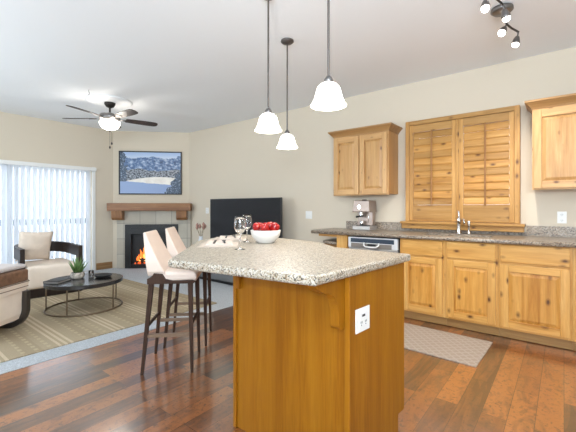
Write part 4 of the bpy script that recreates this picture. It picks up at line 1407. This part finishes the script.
# plant
pl = thing('potted_succulent', 'small green aloe in a round stone pot on coffee table', 'plant', (-4.60, 1.70, zt))
m = MB(); m.lathe([(0, 0), (0.055, 0), (0.075, 0.022), (0.078, 0.05), (0.066, 0.075), (0.058, 0.075), (0.066, 0.05), (0, 0.06)], 24); m.build('pot', plain('mottled_stone_pot', (0.40, 0.36, 0.31), 0.8, var=0.7, vscale=28), pl)
m = MB(); m.cyl(0.058, 0.055, 0.066, n=20); m.build('soil', plain('soil', (0.06, 0.04, 0.03), 0.95), pl)
leafm = plain('aloe_green', (0.11, 0.20, 0.055), 0.5, var=0.35, vscale=12)
m = MB()
for k in range(26):
    a = k * 2.399
    sp_ = 0.02 + 0.075 * (k / 26)
    hh = 0.21 - 0.09 * (k / 26) + random.uniform(-0.02, 0.02)
    x0_, y0_ = 0.03 * cos(a) * k / 26, 0.03 * sin(a) * k / 26
    m.tube([(x0_, y0_, 0.06), (x0_ + sp_ * .45 * cos(a), y0_ + sp_ * .45 * sin(a), 0.06 + hh * .5), (x0_ + sp_ * cos(a), y0_ + sp_ * sin(a), 0.06 + hh)], [0.010, 0.009, 0.001], 6)
m.build('leaves', leafm, pl)
bk = thing('black_book', 'black hardcover book lying at the left of the coffee table', 'book', (-4.55, 1.47, zt), radians(35))
m = MB(); m.box(-0.085, -0.11, 0, 0.085, 0.11, 0.004); m.box(-0.085, -0.11, 0.024, 0.085, 0.11, 0.028); m.box(-0.085, -0.11, 0.004, -0.080, 0.11, 0.024); m.build('cover', black, bk)
m = MB(); m.box(-0.079, -0.106, 0.0042, 0.081, 0.106, 0.0238); m.build('pages', plain('pages', (0.3, 0.28, 0.26), 0.8), bk)
tr = MB(); tr.lathe([(0, 0), (0.075, 0), (0.10, 0.02), (0.104, 0.03), (0.098, 0.03), (0.07, 0.008), (0, 0.006)], 28)
to = tr.build('trinket_dish', black); to.location = (-4.45, 1.93, zt); tag(to, 'shallow black dish on the right side of the coffee table', 'dish')
tu = MB(); tu.lathe([(0, 0), (0.026, 0), (0.032, 0.07), (0.030, 0.07), (0.024, 0.005), (0, 0.005)], 20)
to = tu.build('tumbler', glass_m); to.location = (-4.62, 1.86, zt); tag(to, 'small clear tumbler behind the black dish on coffee table', 'glass')

# ================================================================= ARMCHAIR (faces +x locally)
ac = thing('barrel_armchair', 'cream armchair with curved dark wood frame before the blinds', 'armchair', (-5.76, 1.725, 0.015), radians(-4))
R0 = 0.40
path = []
path.append((0.33, -0.335, 0.575))
for k in range(25):
    a = -pi / 2 - pi * k / 24
    path.append((-0.04 + 0.41 * cos(a), 0.335 * sin(a), 0.575 + 0.03 * sin(pi * k / 24)))
path.append((0.33, 0.335, 0.575))
m = MB(); m.tube(path, 0, rect=(0.05, 0.15)); m.build('back_band', esp, ac)
for sgn in (-1, 1):
    m = MB(); m.box(0.215, sgn * 0.335 - 0.027, 0.12, 0.335, sgn * 0.335 + 0.027, 0.505, 0.004); m.build('arm_post', esp, ac)
m = MB(); m.box(-0.40, -0.36, 0.0, 0.34, 0.36, 0.12, 0.01); m.build('plinth', esp, ac)
m = MB(); m.box(-0.34, -0.305, 0.115, 0.385, 0.305, 0.425, 0.05, 4); m.build('seat_cushion', cream, ac, sub=1)


def pillow(mb, w_, h_, d_, M, n=14):
    rings = []
    b = bmesh.new()
    grid = {}
    for side in (1, -1):
        for i in range(n + 1):
            for j in range(n + 1):
                u, v = i / n * 2 - 1, j / n * 2 - 1
                edge = (i in (0, n) or j in (0, n))
                if side == -1 and edge:
                    grid[side, i, j] = grid[1, i, j]
                    continue
                th = d_ / 2 * ((1 - u * u) * (1 - v * v)) ** 0.42
                pin = 1 - 0.06 * (1 - abs(u) ** 2) * abs(v) ** 3
                pin2 = 1 - 0.06 * (1 - abs(v) ** 2) * abs(u) ** 3
                grid[side, i, j] = b.verts.new((u * w_ / 2 * pin2, side * th, v * h_ / 2 * pin))
        for i in range(n):
            for j in range(n):
                q = [grid[side, i, j], grid[side, i + 1, j], grid[side, i + 1, j + 1], grid[side, i, j + 1]]
                b.faces.new(q if side == 1 else q[::-1])
    mb._merge(b, 0, M, True)


m = MB()
pillow(m, 0.41, 0.43, 0.17, Matrix.Rotation(pi / 2, 4, 'Z') @ Matrix.Rotation(radians(14), 4, 'X') @ Matrix.Rotation(radians(3), 4, 'Y'))
po = m.build('throw_pillow', cream2)
po.location = (-5.85, 1.61, 0.015 + 0.648); tag(po, 'square cream throw pillow leaning on the barrel armchair back', 'pillow')

# ================================================================= NEAR LEFT LOUNGE CHAIR (seen from behind; local x to the camera's right, +y away)
lc = thing('lounge_chair', 'cream upholstered chair with bent dark metal legs at left edge', 'armchair', (-4.065, 0.452, 0.0100), TH)
m = MB()


def rrect(hx, y0_, y1_, z, c):
    return [(-hx, y0_ + c, z), (-hx + c, y0_, z), (hx - c, y0_, z), (hx, y0_ + c, z), (hx, y1_ - c, z), (hx - c, y1_, z), (-hx + c, y1_, z), (-hx, y1_ - c, z)]


LX = 0.30
m.loft([rrect(LX - 0.05, 0.03, 0.62, 0.10, 0.07), rrect(LX - 0.03, 0.015, 0.64, 0.15, 0.08), rrect(LX - 0.015, 0.0, 0.65, 0.375, 0.10)])
m.build('seat_shell', cream, lc)
for k in range(2):
    z = 0.376 + k * 0.047
    m = MB(); m.loft([rrect(LX + 0.003 + 0.012 * k, -0.012 - 0.01 * k, 0.66, z, 0.10), rrect(LX + 0.013 + 0.012 * k, -0.022 - 0.01 * k, 0.67, z + 0.04, 0.10)])
    wb = m.build('padded_band', cream, lc)
    m = MB(); rr_ = rrect(LX + 0.014 + 0.012 * k, -0.022 - 0.01 * k, 0.67, z + 0.0435, 0.10)
    m.tube(rr_, 0.0035, 6, closed=True); m.build('welt', brown, wb)
dm = plain('bent_metal', (0.075, 0.065, 0.058), 0.4, metal=0.6)
for sgn in (-1, 1):
    ctr = [(LX + 0.004, 0.37), (LX + 0.004, 0.20)]
    for k in range(1, 11):
        a = k / 10 * pi / 2
        ctr.append((LX + 0.004 - 0.17 * (1 - cos(a)), 0.20 - 0.17 * sin(a)))
    ctr.append((0.004, 0.03))
    inn, out = [], []
    for i, p in enumerate(ctr):
        q0_, q1_ = ctr[max(i - 1, 0)], ctr[min(i + 1, len(ctr) - 1)]
        dx, dz = q1_[0] - q0_[0], q1_[1] - q0_[1]
        L_ = math.hypot(dx, dz)
        nx, nz = -dz / L_, dx / L_
        out.append((sgn * (p[0] + nx * 0.025), p[1] + nz * 0.025))
        inn.append((sgn * (p[0] - nx * 0.025), p[1] - nz * 0.025))
    for ya in (0.10, 0.53):
        m = MB(); m.prism(out + inn[::-1], ya, ya + 0.05, M=MXZ); m.build('leg', dm, lc)
m = MB(); m.box(-LX + 0.02, 0.07, 0.4655, LX + 0.0, 0.60, 0.585, 0.02); cu = m.build('leather_cushion', brown, lc)
th_ = MB(); th_.box(-0.30, 0.0, 0.0, 0.28, 0.52, 0.05, 0.024, 3)
tho = th_.build('knit_cushion', plain('pale_knit', (0.72, 0.66, 0.64), 0.95, bump=0.9, bscale=120), None, sub=1)
tho.location = Vector((-4.065, 0.452, 0.598)) + Vector((-sin(TH), cos(TH), 0)) * 0.08; tho.rotation_euler = (0, 0, TH)
tag(tho, 'pale knit cushion lying on the brown leather cushion at left edge', 'cushion')
